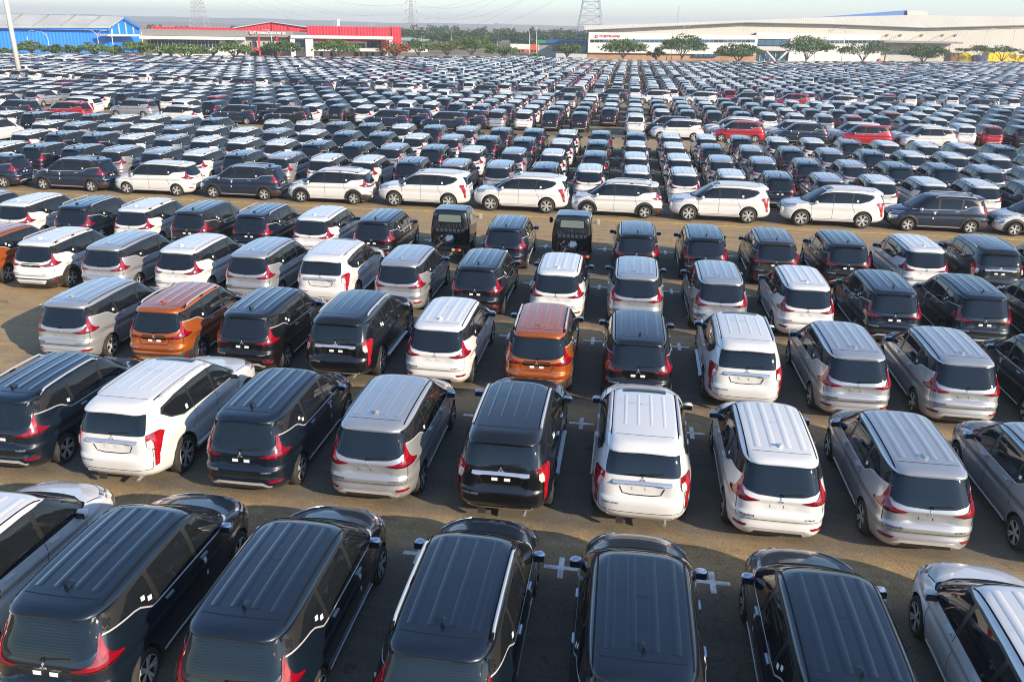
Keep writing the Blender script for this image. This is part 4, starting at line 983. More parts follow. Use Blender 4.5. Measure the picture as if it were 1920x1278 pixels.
class Face:
    """a facade: vertical plane through two ground points; pieces are given by their outline in the photograph and become solid boxes on it"""
    def __init__(s, A, B): s.A, s.B = np.array([*A, 0.]), np.array([*B, 0.]); d = s.B-s.A; s.u = d/np.linalg.norm(d); s.n = np.array([s.u[1], -s.u[0], 0]); s.b = -s.n   # n towards the camera
    def P(s, x, y, off=0.): return on_plane(x, y, s.A+s.n*off, s.B+s.n*off)
    def solid(s, outline, off, thick, m, mb=None):
        mb = mb or MB(); F = [s.P(x, y, off) for x, y in outline]; K = [p+s.b*thick for p in F]; n = len(F)
        return mb.add(F+K, [tuple(range(n)), tuple(range(n, 2*n))[::-1]]+[(i, n+i, n+(i+1) % n, (i+1) % n) for i in range(n)], m, False)
    def rect(s, x0, y0, x1, y1, off, thick, m, mb=None, ground=False):
        a, b = s.P(x0, (y0+y1)/2, off), s.P(x1, (y0+y1)/2, off); zt = s.P((x0+x1)/2, y0, off)[2]; zb = 0. if ground else s.P((x0+x1)/2, y1, off)[2]
        F = [np.array([a[0], a[1], zb]), np.array([b[0], b[1], zb]), np.array([b[0], b[1], zt]), np.array([a[0], a[1], zt])]; K = [p+s.b*thick for p in F]; mb = mb or MB()
        return mb.add(F+K, [(0, 1, 2, 3), (7, 6, 5, 4), (0, 4, 5, 1), (1, 5, 6, 2), (2, 6, 7, 3), (3, 7, 4, 0)], m, False)
def bld(name, label): return empty(name, (0, 0, 0), 0, label=label, category='building')
# blue warehouse
F1 = Face((-175, 225), (-154, 238)); bw = bld('blue_warehouse', 'bright blue warehouse with pale grey ridged roof behind trees at far left')
obj('wall', F1.rect(-60, 50, 203, 98, 0, 26, 'blue_wall', None, True), bw)
obj('fascia', F1.rect(-60, 49.5, 206, 55.5, 1.5, 1.4, 'blue_wall'), bw)
gA = F1.P(205, 60); gA[2] = 0
best = None
for t in np.linspace(10, 70, 400):
    q = gA+np.array([math.sin(rad(14)), math.cos(rad(14)), 0])*t; d = q-CAMP; px_ = 960+FPX*(d@RT)/(d@FW)
    if best is None or abs(px_-262) < best[0]: best = (abs(px_-262), q)
F1b = Face(gA[:2], best[1][:2])
gab = F1b.solid([(205, 97), (262, 99), (262, 53), (232, 33), (205, 52)], -.05, .6, 'blue_wall'); obj('gable_wall', gab, bw)
gf = F1b.solid([(203, 52), (232, 31), (266, 52), (266, 56), (232, 36), (203, 57)], 1.2, 1.6, 'blue_wall'); obj('gable_trim', gf, bw)
for x0, y0 in ((210, 50), (223, 42), (236, 40), (250, 49)): obj('wall_strip', F1b.rect(x0-1.2, y0, x0+1.2, 64, .12, .1, 'grey_clad'), bw)
obj('canopy', F1b.rect(202, 65, 262, 68.5, 4, 4.2, 'white_wall'), bw)
rr = MB(); e0, e1 = F1.P(-60, 49.5, 2), F1.P(206, 50, 2); ap = F1b.P(232, 31.5, 1.4); dv = e0-e1; rl = ap+dv; rl[2] = ap[2]
rr.add([e0, e1, ap, rl, e0+[0, 0, -.4], e1+[0, 0, -.4], ap+[0, 0, -.4], rl+[0, 0, -.4]], [(0, 1, 2, 3), (7, 6, 5, 4), (0, 4, 5, 1), (1, 5, 6, 2), (2, 6, 7, 3), (3, 7, 4, 0)], 'pale_roof', False)
er = F1b.P(266, 53, 1.4); rr.add([ap, er, er+dv, rl], [(0, 1, 2, 3)], 'pale_roof', False); obj('roof', rr, bw)
for k in range(4):
    p0, p1 = e0+(e1-e0)*(.26+.19*k), rl+(ap-rl)*(.26+.19*k); obj('roof_seam', MB().tube([p0+[0, 0, .05], p1+[0, 0, .05]], .18, 'grey_roof', 6), bw)
# red and grey showroom
F2 = Face((-117, 206), (-68, 230)); rb = bld('red_showroom', 'low white and grey office hall with red roof panels and lettered fascia')
body = MB(); F2.rect(284, 70, 456, 112, 0, 18, 'white_wall', body, True); F2.rect(455, 68, 548, 115, -1, 17, 'grey_wall', body, True); F2.rect(545, 78, 742, 117, -2, 16, 'white_wall', body, True); obj('wall', body, rb)
obj('roof', F2.rect(262, 57, 549, 68.5, 1, 16, 'sign_grey'), rb)
obj('roof_band', F2.rect(260, 68.5, 460, 74.5, 2.2, 14, 'white_wall'), rb)
obj('red_parapet', F2.rect(284, 51.5, 442, 58, -6, 1.0, 'red_wall'), rb)
obj('roof_vent', F2.rect(300, 55.5, 343, 58.5, -4.5, 2, 'sign_white'), rb)
obj('red_gable', F2.solid([(436, 60), (440, 53), (508, 42.5), (584, 53.5), (584, 60)], -6.5, 1.2, 'red_wall'), rb)
gt = MB(); F2.solid([(436, 54), (508, 42), (586, 53.5), (586, 51.8), (508, 40.6), (436, 52.4)], -5.6, 10, 'pale_roof', gt); obj('gable_roof', gt, rb)
rp = obj('red_panel', F2.rect(577, 50.5, 752, 80, -3, 1.0, 'red_wall'), rb); obj('red_panel', F2.rect(735, 50.5, 752, 100, -2.6, 1.4, 'red_wall'), rb)
for x in (510, 541): obj('panel_post', F2.rect(x-.8, 46 if x == 510 else 49, x+.8, 57, -6.2, .4, 'red_dark'), rb)
for x in (606, 637, 669, 701, 732): obj('panel_post', F2.rect(x-.9, 51, x+.9, 67, -2.9, .3, 'red_dark'), rb)
fr = MB(); F2.rect(545, 67.5, 737, 73.2, 3, 4.5, 'white_wall', fr); obj('white_frame', fr, rb)
for x0, x1 in ((545.5, 554), (573.5, 588)): obj('frame_column', F2.rect(x0, 70, x1, 116, 2.6, 3, 'white_wall', None, True), rb)
obj('frame_column', F2.rect(730, 70, 736, 116, 2.6, 2, 'white_wall', None, True), rb)
obj('balcony', F2.rect(586, 91, 737, 96.5, 2.2, 3, 'white_wall'), rb); obj('balcony', F2.rect(262, 90.5, 410, 96, 1.5, 3, 'white_wall'), rb)
for x in np.arange(276, 412, 6.8): obj('window', F2.rect(x, 75.5, x+6.0, 89.5, .05, .3, 'win_dark'), rb)
obj('window', F2.rect(424, 75, 443, 92, .1, .3, 'win_dark'), rb); obj('window', F2.rect(554, 74, 573, 90, .6, .4, 'win_blue'), rb)
for x in np.arange(688, 716, 7): obj('window', F2.rect(x, 75.5, x+6.3, 89.5, -1.8, .3, 'win_dark'), rb)
for x in np.arange(590, 686, 16): obj('window', F2.rect(x, 82, x+14, 90.5, -1.8, .3, 'win_dark'), rb)
for x0, x1 in ((298, 304), (318, 324), (398, 403), (300, 302), (600, 606), (619, 625), (664, 672), (676, 679), (686, 690), (697, 701), (714, 718)): obj('door', F2.rect(x0, 98, x1, 113, .1 if x0 < 500 else -1.85, .3, 'win_dark'), rb)
for x in (469, 479, 494, 503): obj('window', F2.rect(x, 79, x+2.6, 89, -.85, .3, 'win_dark'), rb)
for x in (487, 521): obj('red_column', F2.rect(x-1.6, 68, x+1.6, 116, 1.5, 1.0, 'red_wall', None, True), rb)
obj('red_beam', F2.rect(468, 90, 525, 93.5, 1.9, 1.0, 'red_wall'), rb)
obj('entrance_glass', F2.rect(470, 95, 520, 115, -.8, .4, 'win_dark', None, True), rb)
obj('water_tank', F2.rect(632, 37, 637, 49, -5, 1.2, 'sign_white'), rb)
def sign(face, body, x, y, hpx, wpx, off, m, parent, name):
    p, q = face.P(x, y, off), face.P(x, y-hpx, off); t = text_mb(body, 1, m, ext=.03); xs = [v[0] for v in t.v]; ys = [v[1] for v in t.v]
    sy = (q[2]-p[2])/(max(ys)-min(ys)); sx = np.linalg.norm(face.P(x+wpx, y, off)-p)/(max(xs)-min(xs)); x0, y0 = min(xs), min(ys)
    t.v = [tuple(p+face.u*(v[0]-x0)*sx+np.array([0, 0, (v[1]-y0)*sy])+face.n*(v[2]+.05)) for v in t.v]
    return obj(name, t, parent)
sign(F2, 'PT. DHARMALATI KENCANA TBK.', 475.5, 64.5, 5.2, 61, 1.25, 'sign_white', rb, 'fascia_lettering')
lg = MB(); c0 = F2.P(471, 62, 1.3); rad_ = abs(F2.P(471, 58.2, 1.3)[2]-c0[2]); N = 20
for r0, r1, mm, o_ in ((.66, 1.0, 'sign_red', .05), (0.001, .66, 'sign_white', .05), (.001, .34, 'sign_red', .12)):
    v = [c0+F2.n*o_+(F2.u*math.cos(t)+np.array([0, 0, 1])*math.sin(t))*rad_*rr_ for rr_ in (r0, r1) for t in np.linspace(0, 2*math.pi, N, endpoint=False)]
    lg.add(v, [(i, (i+1) % N, N+(i+1) % N, N+i) for i in range(N)], mm, False)
obj('round_emblem', lg, rb)
# large cream logistics hall
F3 = Face((-15, 291), (93, 338)); F3.b = np.array([.0, 1., 0]); fj = bld('logistics_hall', 'huge cream clad logistics hall with white office front and red lettering')
obj('wall', F3.solid([(1101, 112.5), (1101, 57), (1250, 49.5), (1400, 43), (1560, 47), (1735, 53.5), (1850, 50), (1990, 46), (1990, 122)], 0, 60, 'cream_clad'), fj)
obj('roof', F3.solid([(1096, 57.5), (1400, 42.2), (1735, 52.4), (1990, 45), (1990, 33), (1880, 31.5), (1715, 28.5), (1560, 32), (1400, 38.5), (1200, 45.5), (1096, 48.5)], 2.0, 64, 'grey_clad'), fj)
lin = MB(); L = [(1096, 57.5), (1250, 50), (1400, 42.8), (1560, 46), (1735, 52.8), (1990, 46)]; lin.tube([F3.P(x, y, 2.2) for x, y in L], .16, 'shade_grey', 6); obj('eave_line', lin, fj)
obj('roof_monitor', F3.solid([(1515, 34), (1700, 19.5), (1702, 29.5), (1600, 32)], -8, 12, 'roof_blue'), fj); obj('roof_monitor', F3.solid([(1701.5, 20.2), (1739, 20.8), (1739, 29.5), (1701.5, 29.5)], -7, 14, 'cream_clad'), fj)
wf = MB(); F3.rect(1103, 63.5, 1420, 80 if False else 101, 2.5, 2.3, 'white_wall', wf); F3.rect(1418, 63.5, 1652, 75, 2.5, 2.3, 'white_wall', wf); F3.rect(1480, 75, 1652, 113, 2.5, 2.3, 'white_wall', wf, True); obj('office_front', wf, fj)
obj('office_base', F3.rect(1103, 101, 1420, 112, 1.2, 1.0, 'brown_wall', None, True), fj)
for x in list(np.arange(1107, 1416, 8.6)): obj('window', F3.rect(x, 74.5, x+7.8, 80, 2.6, .2, 'win_blue' if rng.random() < .6 else 'win_dark'), fj)
for x in list(np.arange(1420, 1466, 15)): obj('window', F3.rect(x, 75, x+14, 85.5, 2.3, .3, 'win_blue'), fj)
for x in list(np.arange(1540, 1646, 8.6)): obj('window', F3.rect(x, 76, x+7.6, 82, 2.6, .2, 'win_blue' if rng.random() < .6 else 'win_dark'), fj)
for x in list(np.arange(1302, 1345, 9)): obj('window', F3.rect(x, 101.5, x+7.6, 106.5, 2.6, 1.5, 'win_blue'), fj)
obj('entrance_glass', F3.rect(1418, 96, 1481, 114, 1.2, .4, 'win_blue', None, True), fj); obj('entrance_canopy', F3.rect(1417, 87.5, 1482, 95.5, 3.5, 4, 'grey_clad'), fj)
for a, b in (((1437, 96), (1453, 114)), ((1477, 96), (1458, 114))): obj('brace', MB().tube([F3.P(*a, 3), F3.P(*b, 3)], .32, 'sign_white', 8), fj)
for x in np.arange(1425, 1480, 9.5): obj('mullion', F3.rect(x-.3, 96, x+.3, 114, 1.5, .2, 'lamp_pole', None, True), fj)
obj('loading_canopy', F3.rect(1658, 77.8, 1806, 81.3, 9, 9, 'shade_grey'), fj); obj('loading_bay', F3.rect(1662, 81.5, 1762, 116, .4, 1, 'grey_clad', None, True), fj)
obj('canopy_post', MB().tube([F3.P(1782, 82, 8), F3.P(1775, 118, 8)], .14, 'steel', 8), fj)
for x in (1662, 1687, 1727, 1766, 1790): obj('canopy_stay', MB().tube([F3.P(x-12, 77, 7), F3.P(x, 65.5, .3)], .08, 'steel_far', 6).box(tuple(F3.P(x+1.5, 66.5, .3)-.35), tuple(F3.P(x+1.5, 66.5, .3)+.35), 'shade_grey'), fj)
sign(F3, 'FUJITRANS', 1124.5, 71.2, 5.6, 38, 2.6, 'sign_red', fj, 'hall_lettering')
em = MB()
for q in ([(1115, 71.3), (1116.6, 65.8), (1119, 65.8), (1117.9, 69.6), (1119.2, 69.6), (1118.8, 71.3)], [(1119.6, 68.6), (1120.4, 65.8), (1122, 65.8), (1121.2, 68.6)], [(1119.6, 71.3), (1120.1, 69.6), (1121.2, 69.6), (1120.6, 71.3)]): F3.solid(q, 2.7, .15, 'sign_red', em)
obj('hall_emblem', em, fj)
# yellow containers
F4 = Face((113, 323), (141, 336))
for i, (x0, x1, y0, y1, mm, lb) in enumerate(((1782, 1796, 99.5, 122, 'brown_wall', 'dull olive container end beside the yellow containers'), (1797, 1822, 99.5, 122, 'container_yellow', 'short yellow container left of the navy containers'), (1822, 1851, 104, 122, 'container_navy', 'navy blue container between two yellow ones'), (1852, 1903, 99, 124, 'container_yellow', 'long yellow container right of the navy containers'), (1904, 1945, 104, 124, 'container_yellow', 'lower yellow container at the far right edge'))):
    b = F4.rect(x0, y0, x1, y1, 0, 3, mm, None, True)
    for xx in np.arange(x0+1.5, x1-1, 4.5): F4.rect(xx, y0+.6, xx+1.1, y1-.8, .10, .12, mm, b)
    o = obj('container', b); o['label'] = lb; o['category'] = 'container'; o['group'] = 'containers beside the hall'
# middle: small sheds, trailer truck, wall
F5 = Face((-60, 312), (10, 312)); sh = bld('long_shed', 'long low shed with green and blue roof left of the cream hall')
obj('wall', F5.rect(1010, 80, 1098, 103, 0, 12, 'grey_wall', None, True), sh); obj('roof', F5.rect(1007, 76.5, 1024, 81.5, 1, 13, 'green_roof'), sh); obj('roof', F5.rect(1024, 76, 1094, 81.8, 1, 13, 'roof_blue'), sh)
F6 = Face((-60, 284), (10, 284)); lw = F6.rect(1042, 101, 1101, 113, 0, .4, 'white_wall', None, True); o = obj('boundary_wall', lw); o['label'] = 'white boundary wall behind the tree left of the cream hall'; o['category'] = 'wall'
o = obj('boundary_wall', F6.rect(742, 108, 800, 117, 8, .5, 'white_wall', None, True)); o['label'] = 'pale low wall right of the red showroom'; o['category'] = 'wall'
s2 = bld('small_store', 'white store with shallow pitched roof right of red showroom'); obj('wall', F5.rect(750, 75, 786, 108, -8, 14, 'white_wall', None, True), s2); obj('roof', F5.solid([(748, 71), (786, 75), (786, 77), (748, 76)], -7, 16, 'pale_roof'), s2); obj('door', F5.rect(770, 100, 792, 112, -7, .5, 'green_roof', None, True), s2)
F7 = Face((-60, 365), (10, 365)); tk = empty('trailer_truck', (0, 0, 0), 0, label='white and orange trailer truck on the road before the far trees', category='truck')
obj('trailer', F7.rect(957, 83, 994, 92.5, 0, 2.6, 'sign_white'), tk); obj('trailer_skirt', F7.rect(962, 92.5, 994, 97.5, .05, 2.6, 'orange_truck'), tk)
cbm = F7.rect(994, 84, 1009, 99, 0, 2.4, 'orange_truck'); obj('cab', cbm, tk); obj('cab_front', F7.rect(1009, 83, 1016, 96, .1, 2.4, 'sign_white'), tk); obj('windscreen', F7.rect(1010.5, 86, 1014.5, 90, .2, .2, 'win_dark'), tk)
for x in (968, 974, 980, 998, 1004, 1013):
    p = F7.P(x, 99, 0); obj('wheel', MB().lathe([(0, .001), (0, .5), (.3, .5), (.3, .001)], 'tyre', 14, 'y', (p[0], p[1]-.1, .5)), tk)
# hill ridges and far city
def ridge(name, Y, x0, x1, base, amp, seed, m, mats, step=None):
    r = np.random.default_rng(seed); step = step or Y*.012; xs = np.arange(x0, x1, step); h = np.zeros(len(xs)); 
    for k in range(1, 7): h += np.sin(xs/(Y*.9)*2.2**k+r.uniform(0, 7))/1.5**k
    h = base+amp*h; mb = MB(); n = len(xs); D = Y*.25
    V = [(x, Y-D, -.5) for x in xs]+[(x, Y-D*.4, max(.5, q*.55)) for x, q in zip(xs, h)]+[(x, Y, max(1, q)) for x, q in zip(xs, h)]+[(x, Y+D, -.5) for x in xs]
    mb.add(V, [(k*n+i, k*n+i+1, (k+1)*n+i+1, (k+1)*n+i) for k in range(3) for i in range(n-1)], m); return obj(name, mb, kind='structure')
mat('hill_green', (.07, .09, .05), .95, noise=(.01, .4))
ridge('hills', 3600, -4200, 3200, 30, 7, 1, 'hill_green', None); ridge('hills', 2300, -2600, 2000, 13, 5, 5, 'hill_green', None); ridge('hills', 1500, -1800, 1400, 7, 2.5, 9, 'red_soil', None)
rb2 = random.Random(11); blk = 0
for (x, y0, y1, wpx, Y) in ((926, 44, 52, 9, 2600), (952, 45, 52, 8, 2600), (848, 47, 53, 2, 1700), (858, 46, 53, 2, 1700), (620, 38, 50, 8, 2900), (690, 44, 52, 7, 2900)):
    Fz = Face((-900, Y), (300, Y)); o = obj('far_tower_block', Fz.rect(x, y0, x+wpx, y1, 0, 20, 'haze_city', None, True)); blk += 1
    o['label'] = 'hazy distant block on the skyline, %s from left' % ordn({620: 1, 690: 2, 848: 3, 858: 4, 926: 5, 952: 6}[x]); o['category'] = 'building'
for i, (x, yt, Y) in enumerate(((821, 23, 1500), (126, 20, 1300), (1273, 12, 1500))):
    Fz = Face((-900, Y), (600, Y)); p = Fz.P(x, yt); mb = MB()
    for sx in (-1.5, 1.5): mb.tube([(p[0]+sx*1.6, Y, 0), (p[0]+sx*.4, Y, p[2])], .35, 'steel_far', 6)
    for k in range(8): mb.tube([(p[0]-2.4+.22*k, Y, p[2]*k/8), (p[0]+2.2-.22*k, Y, p[2]*(k+1)/8)], .2, 'steel_far', 5)
    o = obj('radio_mast', mb); o['label'] = ('thin hazy mast rising beyond the middle trees', 'thin hazy mast above the blue warehouse roof', 'thin hazy mast above the left part of the cream hall')[i]; o['category'] = 'mast'
# pylons
def pylon(x, ybase, Y, wb, H, label, cross_from=.55):
    Fz = Face((-900, Y), (900, Y)); p = Fz.P(x, ybase); X = p[0]; r = empty('power_pylon', (X, Y, 0), .15, label=label, category='pylon', group='high voltage pylons'); T = MB(); rr_ = .07 if Y < 600 else .16
    def wz(z): k = 1.47 if H > 40 else 1.0; return wb/2*max(.24, 1-z/H*k)
    lv = [0]; 
    while lv[-1] < H*.97: lv.append(lv[-1]+max(1.6, wz(lv[-1])*.70))
    lv[-1] = H
    cs = [(-1, -1), (1, -1), (1, 1), (-1, 1)]
    for z0, z1 in zip(lv, lv[1:]):
        a, b = wz(z0), wz(z1)
        for k in range(4):
            c, d = cs[k], cs[(k+1) % 4]
            T.tube([(c[0]*a, c[1]*a, z0), (c[0]*b, c[1]*b, z1)], rr_*1.5, 'steel_far', 5, False)
            T.tube([(c[0]*a, c[1]*a, z0), (d[0]*b, d[1]*b, z1)], rr_, 'steel_far', 4, False); T.tube([(d[0]*a, d[1]*a, z0), (c[0]*b, c[1]*b, z1)], rr_, 'steel_far', 4, False)
            T.tube([(c[0]*b, c[1]*b, z1), (d[0]*b, d[1]*b, z1)], rr_, 'steel_far', 4, False)
    obj('tower', T, r); arms = []
    for z in ((H*.60, H*.74, H*.88, H*.98) if H > 40 else (14, 19.4, 24.7, 30.2)):
        a = wz(z); L = (5.2 if H > 40 else 2.6)+a
        for sg in (-1, 1):
            A = MB(); A.tube([(sg*a, -a, z+.9), (sg*L, 0, z)], rr_, 'steel_far', 4, False); A.tube([(sg*a, a, z+.9), (sg*L, 0, z)], rr_, 'steel_far', 4, False); A.tube([(sg*a, 0, z-.6), (sg*L, 0, z)], rr_, 'steel_far', 4, False)
            A.tube([(sg*L, 0, z), (sg*L, 0, z-1.6)], .16, 'shade_grey', 6); obj('cross_arm', A, r); arms.append((X+sg*L*math.cos(.15), Y+sg*L*math.sin(.15), z-1.6))
    return arms
a1 = pylon(375, 52, 440, 10.0, 56, 'steel pylon rising behind the red showroom roof')
a2 = pylon(772, 72, 560, 5.4, 33, 'narrow steel pylon right of the red showroom')
a3 = pylon(1106, 60, 325, 11.8, 56, 'broad steel pylon behind the left end of cream hall')
def wire(p, q, sag, i, grp):
    pts = [Vector(p).lerp(Vector(q), t)-Vector((0, 0, sag*4*t*(1-t))) for t in np.linspace(0, 1, 22)]
    o = obj('power_line', MB().tube(pts, +.020+.000025*max(abs(p[1]), abs(q[1])), 'wire', 4, False)); o['label'] = grp; o['category'] = 'power line'; o['group'] = 'overhead lines: '+grp
for i in range(8):
    wire(a1[i], a2[i], 11, i, 'thin sagging power line between the two left pylons'); wire(a2[i], a3[i], 13, i, 'thin sagging power line between the two right pylons')
    p = a1[i]; wire((p[0]-260, p[1]+90, p[2]-1), p, 9, i, 'thin sagging power line above the blue warehouse')
    p = a3[i]
    if i % 2 == 0: wire(p, (p[0]+330, p[1]-30, p[2]+2), 9, i, 'thin sagging power line above the cream hall')
# tall yard mast
mb = grd(38, 148); ml = MB(); ml.tube([(mb[0], mb[1], 0), (mb[0], mb[1], 26)], .40, 'mast_paint', 16, True, .20)
fm = empty('floodlight_mast', (0, 0, 0), 0, label='tall white tapering floodlight mast standing among the cars at left', category='mast'); obj('pole', ml, fm)
hd = MB().lathe([(25.6, .3), (25.8, 1.1), (26.1, 1.1), (26.3, .2)], 'steel', 16, 'z', (mb[0], mb[1], 0)); obj('lamp_ring', hd, fm); obj('footing', MB().lathe([(0, .75), (.5, .75), (.7, .5), (.7, .001)], 'kerb', 14, 'z', (mb[0], mb[1], 0)), fm)
# street lamps: (base px x, base px y, top px y, arm px towards, label)
LAMPS = [(57, 104, 58, 12, 'in front of the blue wall, arm bent right'), (95, 104, 60, -19, 'in front of the blue wall, arm bent left'), (188, 104, 57, -20, 'with two arms near the blue warehouse corner'), (216, 112, 50, 4, 'straight, before the blue canopy'), (272, 113, 48, 3, 'left of the grey roof'), (463, 117, 58, 10, 'left of the red gable, arm bent right'), (513, 118, 56, -13, 'before the red gable, arm bent left'), (718, 112, 52, 2, 'straight, before the red end panel'), (750, 112, 54, -4, 'at the right end of the red panel'), (992, 113, 55, -7, 'left one of the pair by the road'), (1005, 113, 50, -2, 'right one of the pair by the road'), (1276, 114, 50, 3, 'left one of the pair before the dark tree'), (1283, 114, 49, 4, 'right one of the pair before the dark tree'), (1551, 116, 53, 10, 'before the white office end, arm bent right'), (1577, 118, 52, -8, 'before the white office end, arm bent left'), (1838, 122, 53, 17, 'above the navy container, arm bent right'), (1889, 124, 53, -8, 'above the long yellow container, arm bent left'), (790, 100, 62, 3, 'pale one left of the middle trees'), (846, 90, 58, 2, 'pale one in front of the far wood'), (933, 90, 72, 2, 'short pale one by the orange trailer'), (912, 90, 74, 2, 'short pale one left of the trailer')]
for bx, by, ty, ar, lb in LAMPS:
    g0 = grd(bx, by); Fz = Face((g0[0]-1, g0[1]), (g0[0]+1, g0[1])); tp = Fz.P(bx, ty); H = tp[2]; L = Fz.P(bx+ar, ty)[0]-tp[0]
    r = empty('street_lamp', (g0[0], g0[1], 0), 0, label='slim street lamp '+lb, category='street lamp', group='street lamps along the yard road')
    p = MB(); p.tube([(0, 0, 0), (0, 0, H-1.5)], .13, 'lamp_pole', 8, True, .085); obj('pole', p, r)
    for sg in ((1, -1) if ' two arms' in lb else (1,)):
        am = MB(); am.tube([(0, 0, H-1.6), (sg*L*.12, 0, H-.8), (sg*L*.45, 0, H-.1), (sg*L, 0, H)], .07, 'lamp_pole', 6); obj('arm', am, r)
        obj('lamp_head', MB().box((sg*L-.35, -.14, H-.06), (sg*L+.35, .14, H+.10), 'steel', .04), r)
# round road signs
for x, y, lb in ((1445, 120, 'round white road sign with red rim before the glass entrance'), (1646, 114.5, 'round red disc sign before the loading bay')):
    q = grd(x, y+9); Fz = Face((q[0]-1, q[1]), (q[0]+1, q[1])); c = Fz.P(x, y); r = empty('road_sign', (q[0], q[1], 0), 0, label=lb, category='sign'); obj('post', MB().tube([(0, 0, 0), (0, 0, c[2])], .05, 'lamp_pole', 6), r)
    obj('disc', MB().lathe([(-.02, .001), (-.02, .75), (.02, .75), (.02, .001)], 'sign_red', 18, 'y', (0, -.08, c[2])), r)
    if x == 1445: obj('face', MB().lathe([(-.01, .001), (-.01, .52), (.01, .52), (.01, .001)], 'sign_white', 18, 'y', (0, -.12, c[2])), r)

Fb = Face((-147, 186), (-114, 199))
for x0, x1, y0, y1, Fq, mm, lb in ((88, 124, 106.5, 112, Fb, 'orange_truck', 'long orange plastic barrier under the trees before the blue wall'), (761, 777, 111, 116, Face((-72, 226), (-44, 255)), 'container_yellow', 'yellow barrier block right of the red blossom tree'), (787, 797, 111.5, 116, Face((-72, 226), (-44, 255)), 'container_yellow', 'left one of two close yellow barrier blocks'), (804, 814, 111, 116, Face((-72, 226), (-44, 255)), 'container_yellow', 'right one of two close yellow barrier blocks')):
    b = Fq.rect(x0, y0, x1, y1-1.5, 0, .5, mm, None, True); Fq.rect(x0-.4, y1-1.5, x1+.4, y1, .12, .75, mm, b, True)
    o = obj('barrier', b); o['label'] = lb; o['category'] = 'barrier'; o['group'] = 'plastic barriers at the yard edge'

# ------------------------------------------------------------------ trees
def leafmat(name, c0, c1):
    m = mat(name, c0, .6); n = m.node_tree.nodes; l = m.node_tree.links; p = n['Principled BSDF']
    t = n.new('ShaderNodeTexNoise'); t.inputs['Scale'].default_value = .9; tc = n.new('ShaderNodeTexCoord'); l.new(tc.outputs['Object'], t.inputs['Vector'])
    cr = n.new('ShaderNodeMapRange'); cr.inputs[1].default_value = .38; cr.inputs[2].default_value = .62; l.new(t.outputs[0], cr.inputs[0])
    mx = n.new('ShaderNodeMix'); mx.data_type = 'RGBA'; mx.inputs[6].default_value = (*c0, 1); mx.inputs[7].default_value = (*c1, 1); l.new(cr.outputs[0], mx.inputs[0]); l.new(mx.outputs[2], p.inputs['Base Color'])
    p.inputs['Specular IOR Level'].default_value = .2
leafmat('leaf_a', (.050, .115, .026), (.130, .215, .048)); leafmat('leaf_b', (.040, .092, .028), (.095, .165, .042)); leafmat('leaf_c', (.085, .12, .030), (.18, .20, .05)); leafmat('leaf_far', (.022, .050, .018), (.045, .085, .028)); mat('bark', (.15, .12, .09), .9, noise=(2, .3)); leafmat('leaf_red', (.10, .10, .02), (.45, .05, .03))
def leaves(mb, ctr, rx, ry, rz, n, size, m, r):
    for _ in range(n):
        while True:
            p = r.uniform(-1, 1, 3)
            if (p**2).sum() <= 1: break
        p = p*(.55+.45*r.random()) if False else p
        c = np.array(ctr)+p*[rx, ry, rz]; a = r.normal(size=3); a /= np.linalg.norm(a); b = np.cross(a, r.normal(size=3)); b /= np.linalg.norm(b)
        s = size*r.uniform(.6, 1.3); mb.add([c-a*s-b*s*.45, c-b*s*.5+a*s*.1, c+a*s, c+b*s*.5], [(0, 1, 2, 3)], m, False)
def make_tree(W, H, seed, leaf, dens=1.0, form='umbrella'):
    """crown W wide, H tall; limbs from a short forked trunk, leaf clumps in layers with gaps"""
    r = np.random.default_rng(seed); tr_ = MB(); cr = MB(); th = H*.24; tops = []
    tr_.tube([(0, 0, 0), (r.uniform(-.2, .2), 0, th*.5), (r.uniform(-.3, .3), r.uniform(-.2, .2), th)], .26, 'bark', 8, True, .17)
    for k in range(7):
        a = 2*math.pi*k/7+r.uniform(-.4, .4); R = W*.5*r.uniform(.45, .85); z = H*r.uniform(.62, .86)
        mid = (math.cos(a)*R*.45, math.sin(a)*R*.45, th+(z-th)*.62); end = (math.cos(a)*R, math.sin(a)*R, z)
        tr_.tube([(0, 0, th*.9), mid, end], .13, 'bark', 6, False, .035); tops += [mid, end]
    n = int(60*dens)
    for k in range(n):
        a = r.uniform(0, 2*math.pi); q = math.sqrt(r.random())
        R = W*.5*q*.9; zmax = H*(.95-.30*q**2.2); zmin = H*((.40 if form == 'umbrella' else .66)+.12*q); z = zmin+(zmax-zmin)*r.random()**.75
        if r.random() < .13: continue
        leaves(cr, (math.cos(a)*R, math.sin(a)*R, z), W*r.uniform(.08, .15), W*r.uniform(.08, .15), H*r.uniform(.04, .09), int(36*r.uniform(.6, 1.2)), .30, leaf if r.random() < .8 else 'leaf_c', r)
    return tr_, cr
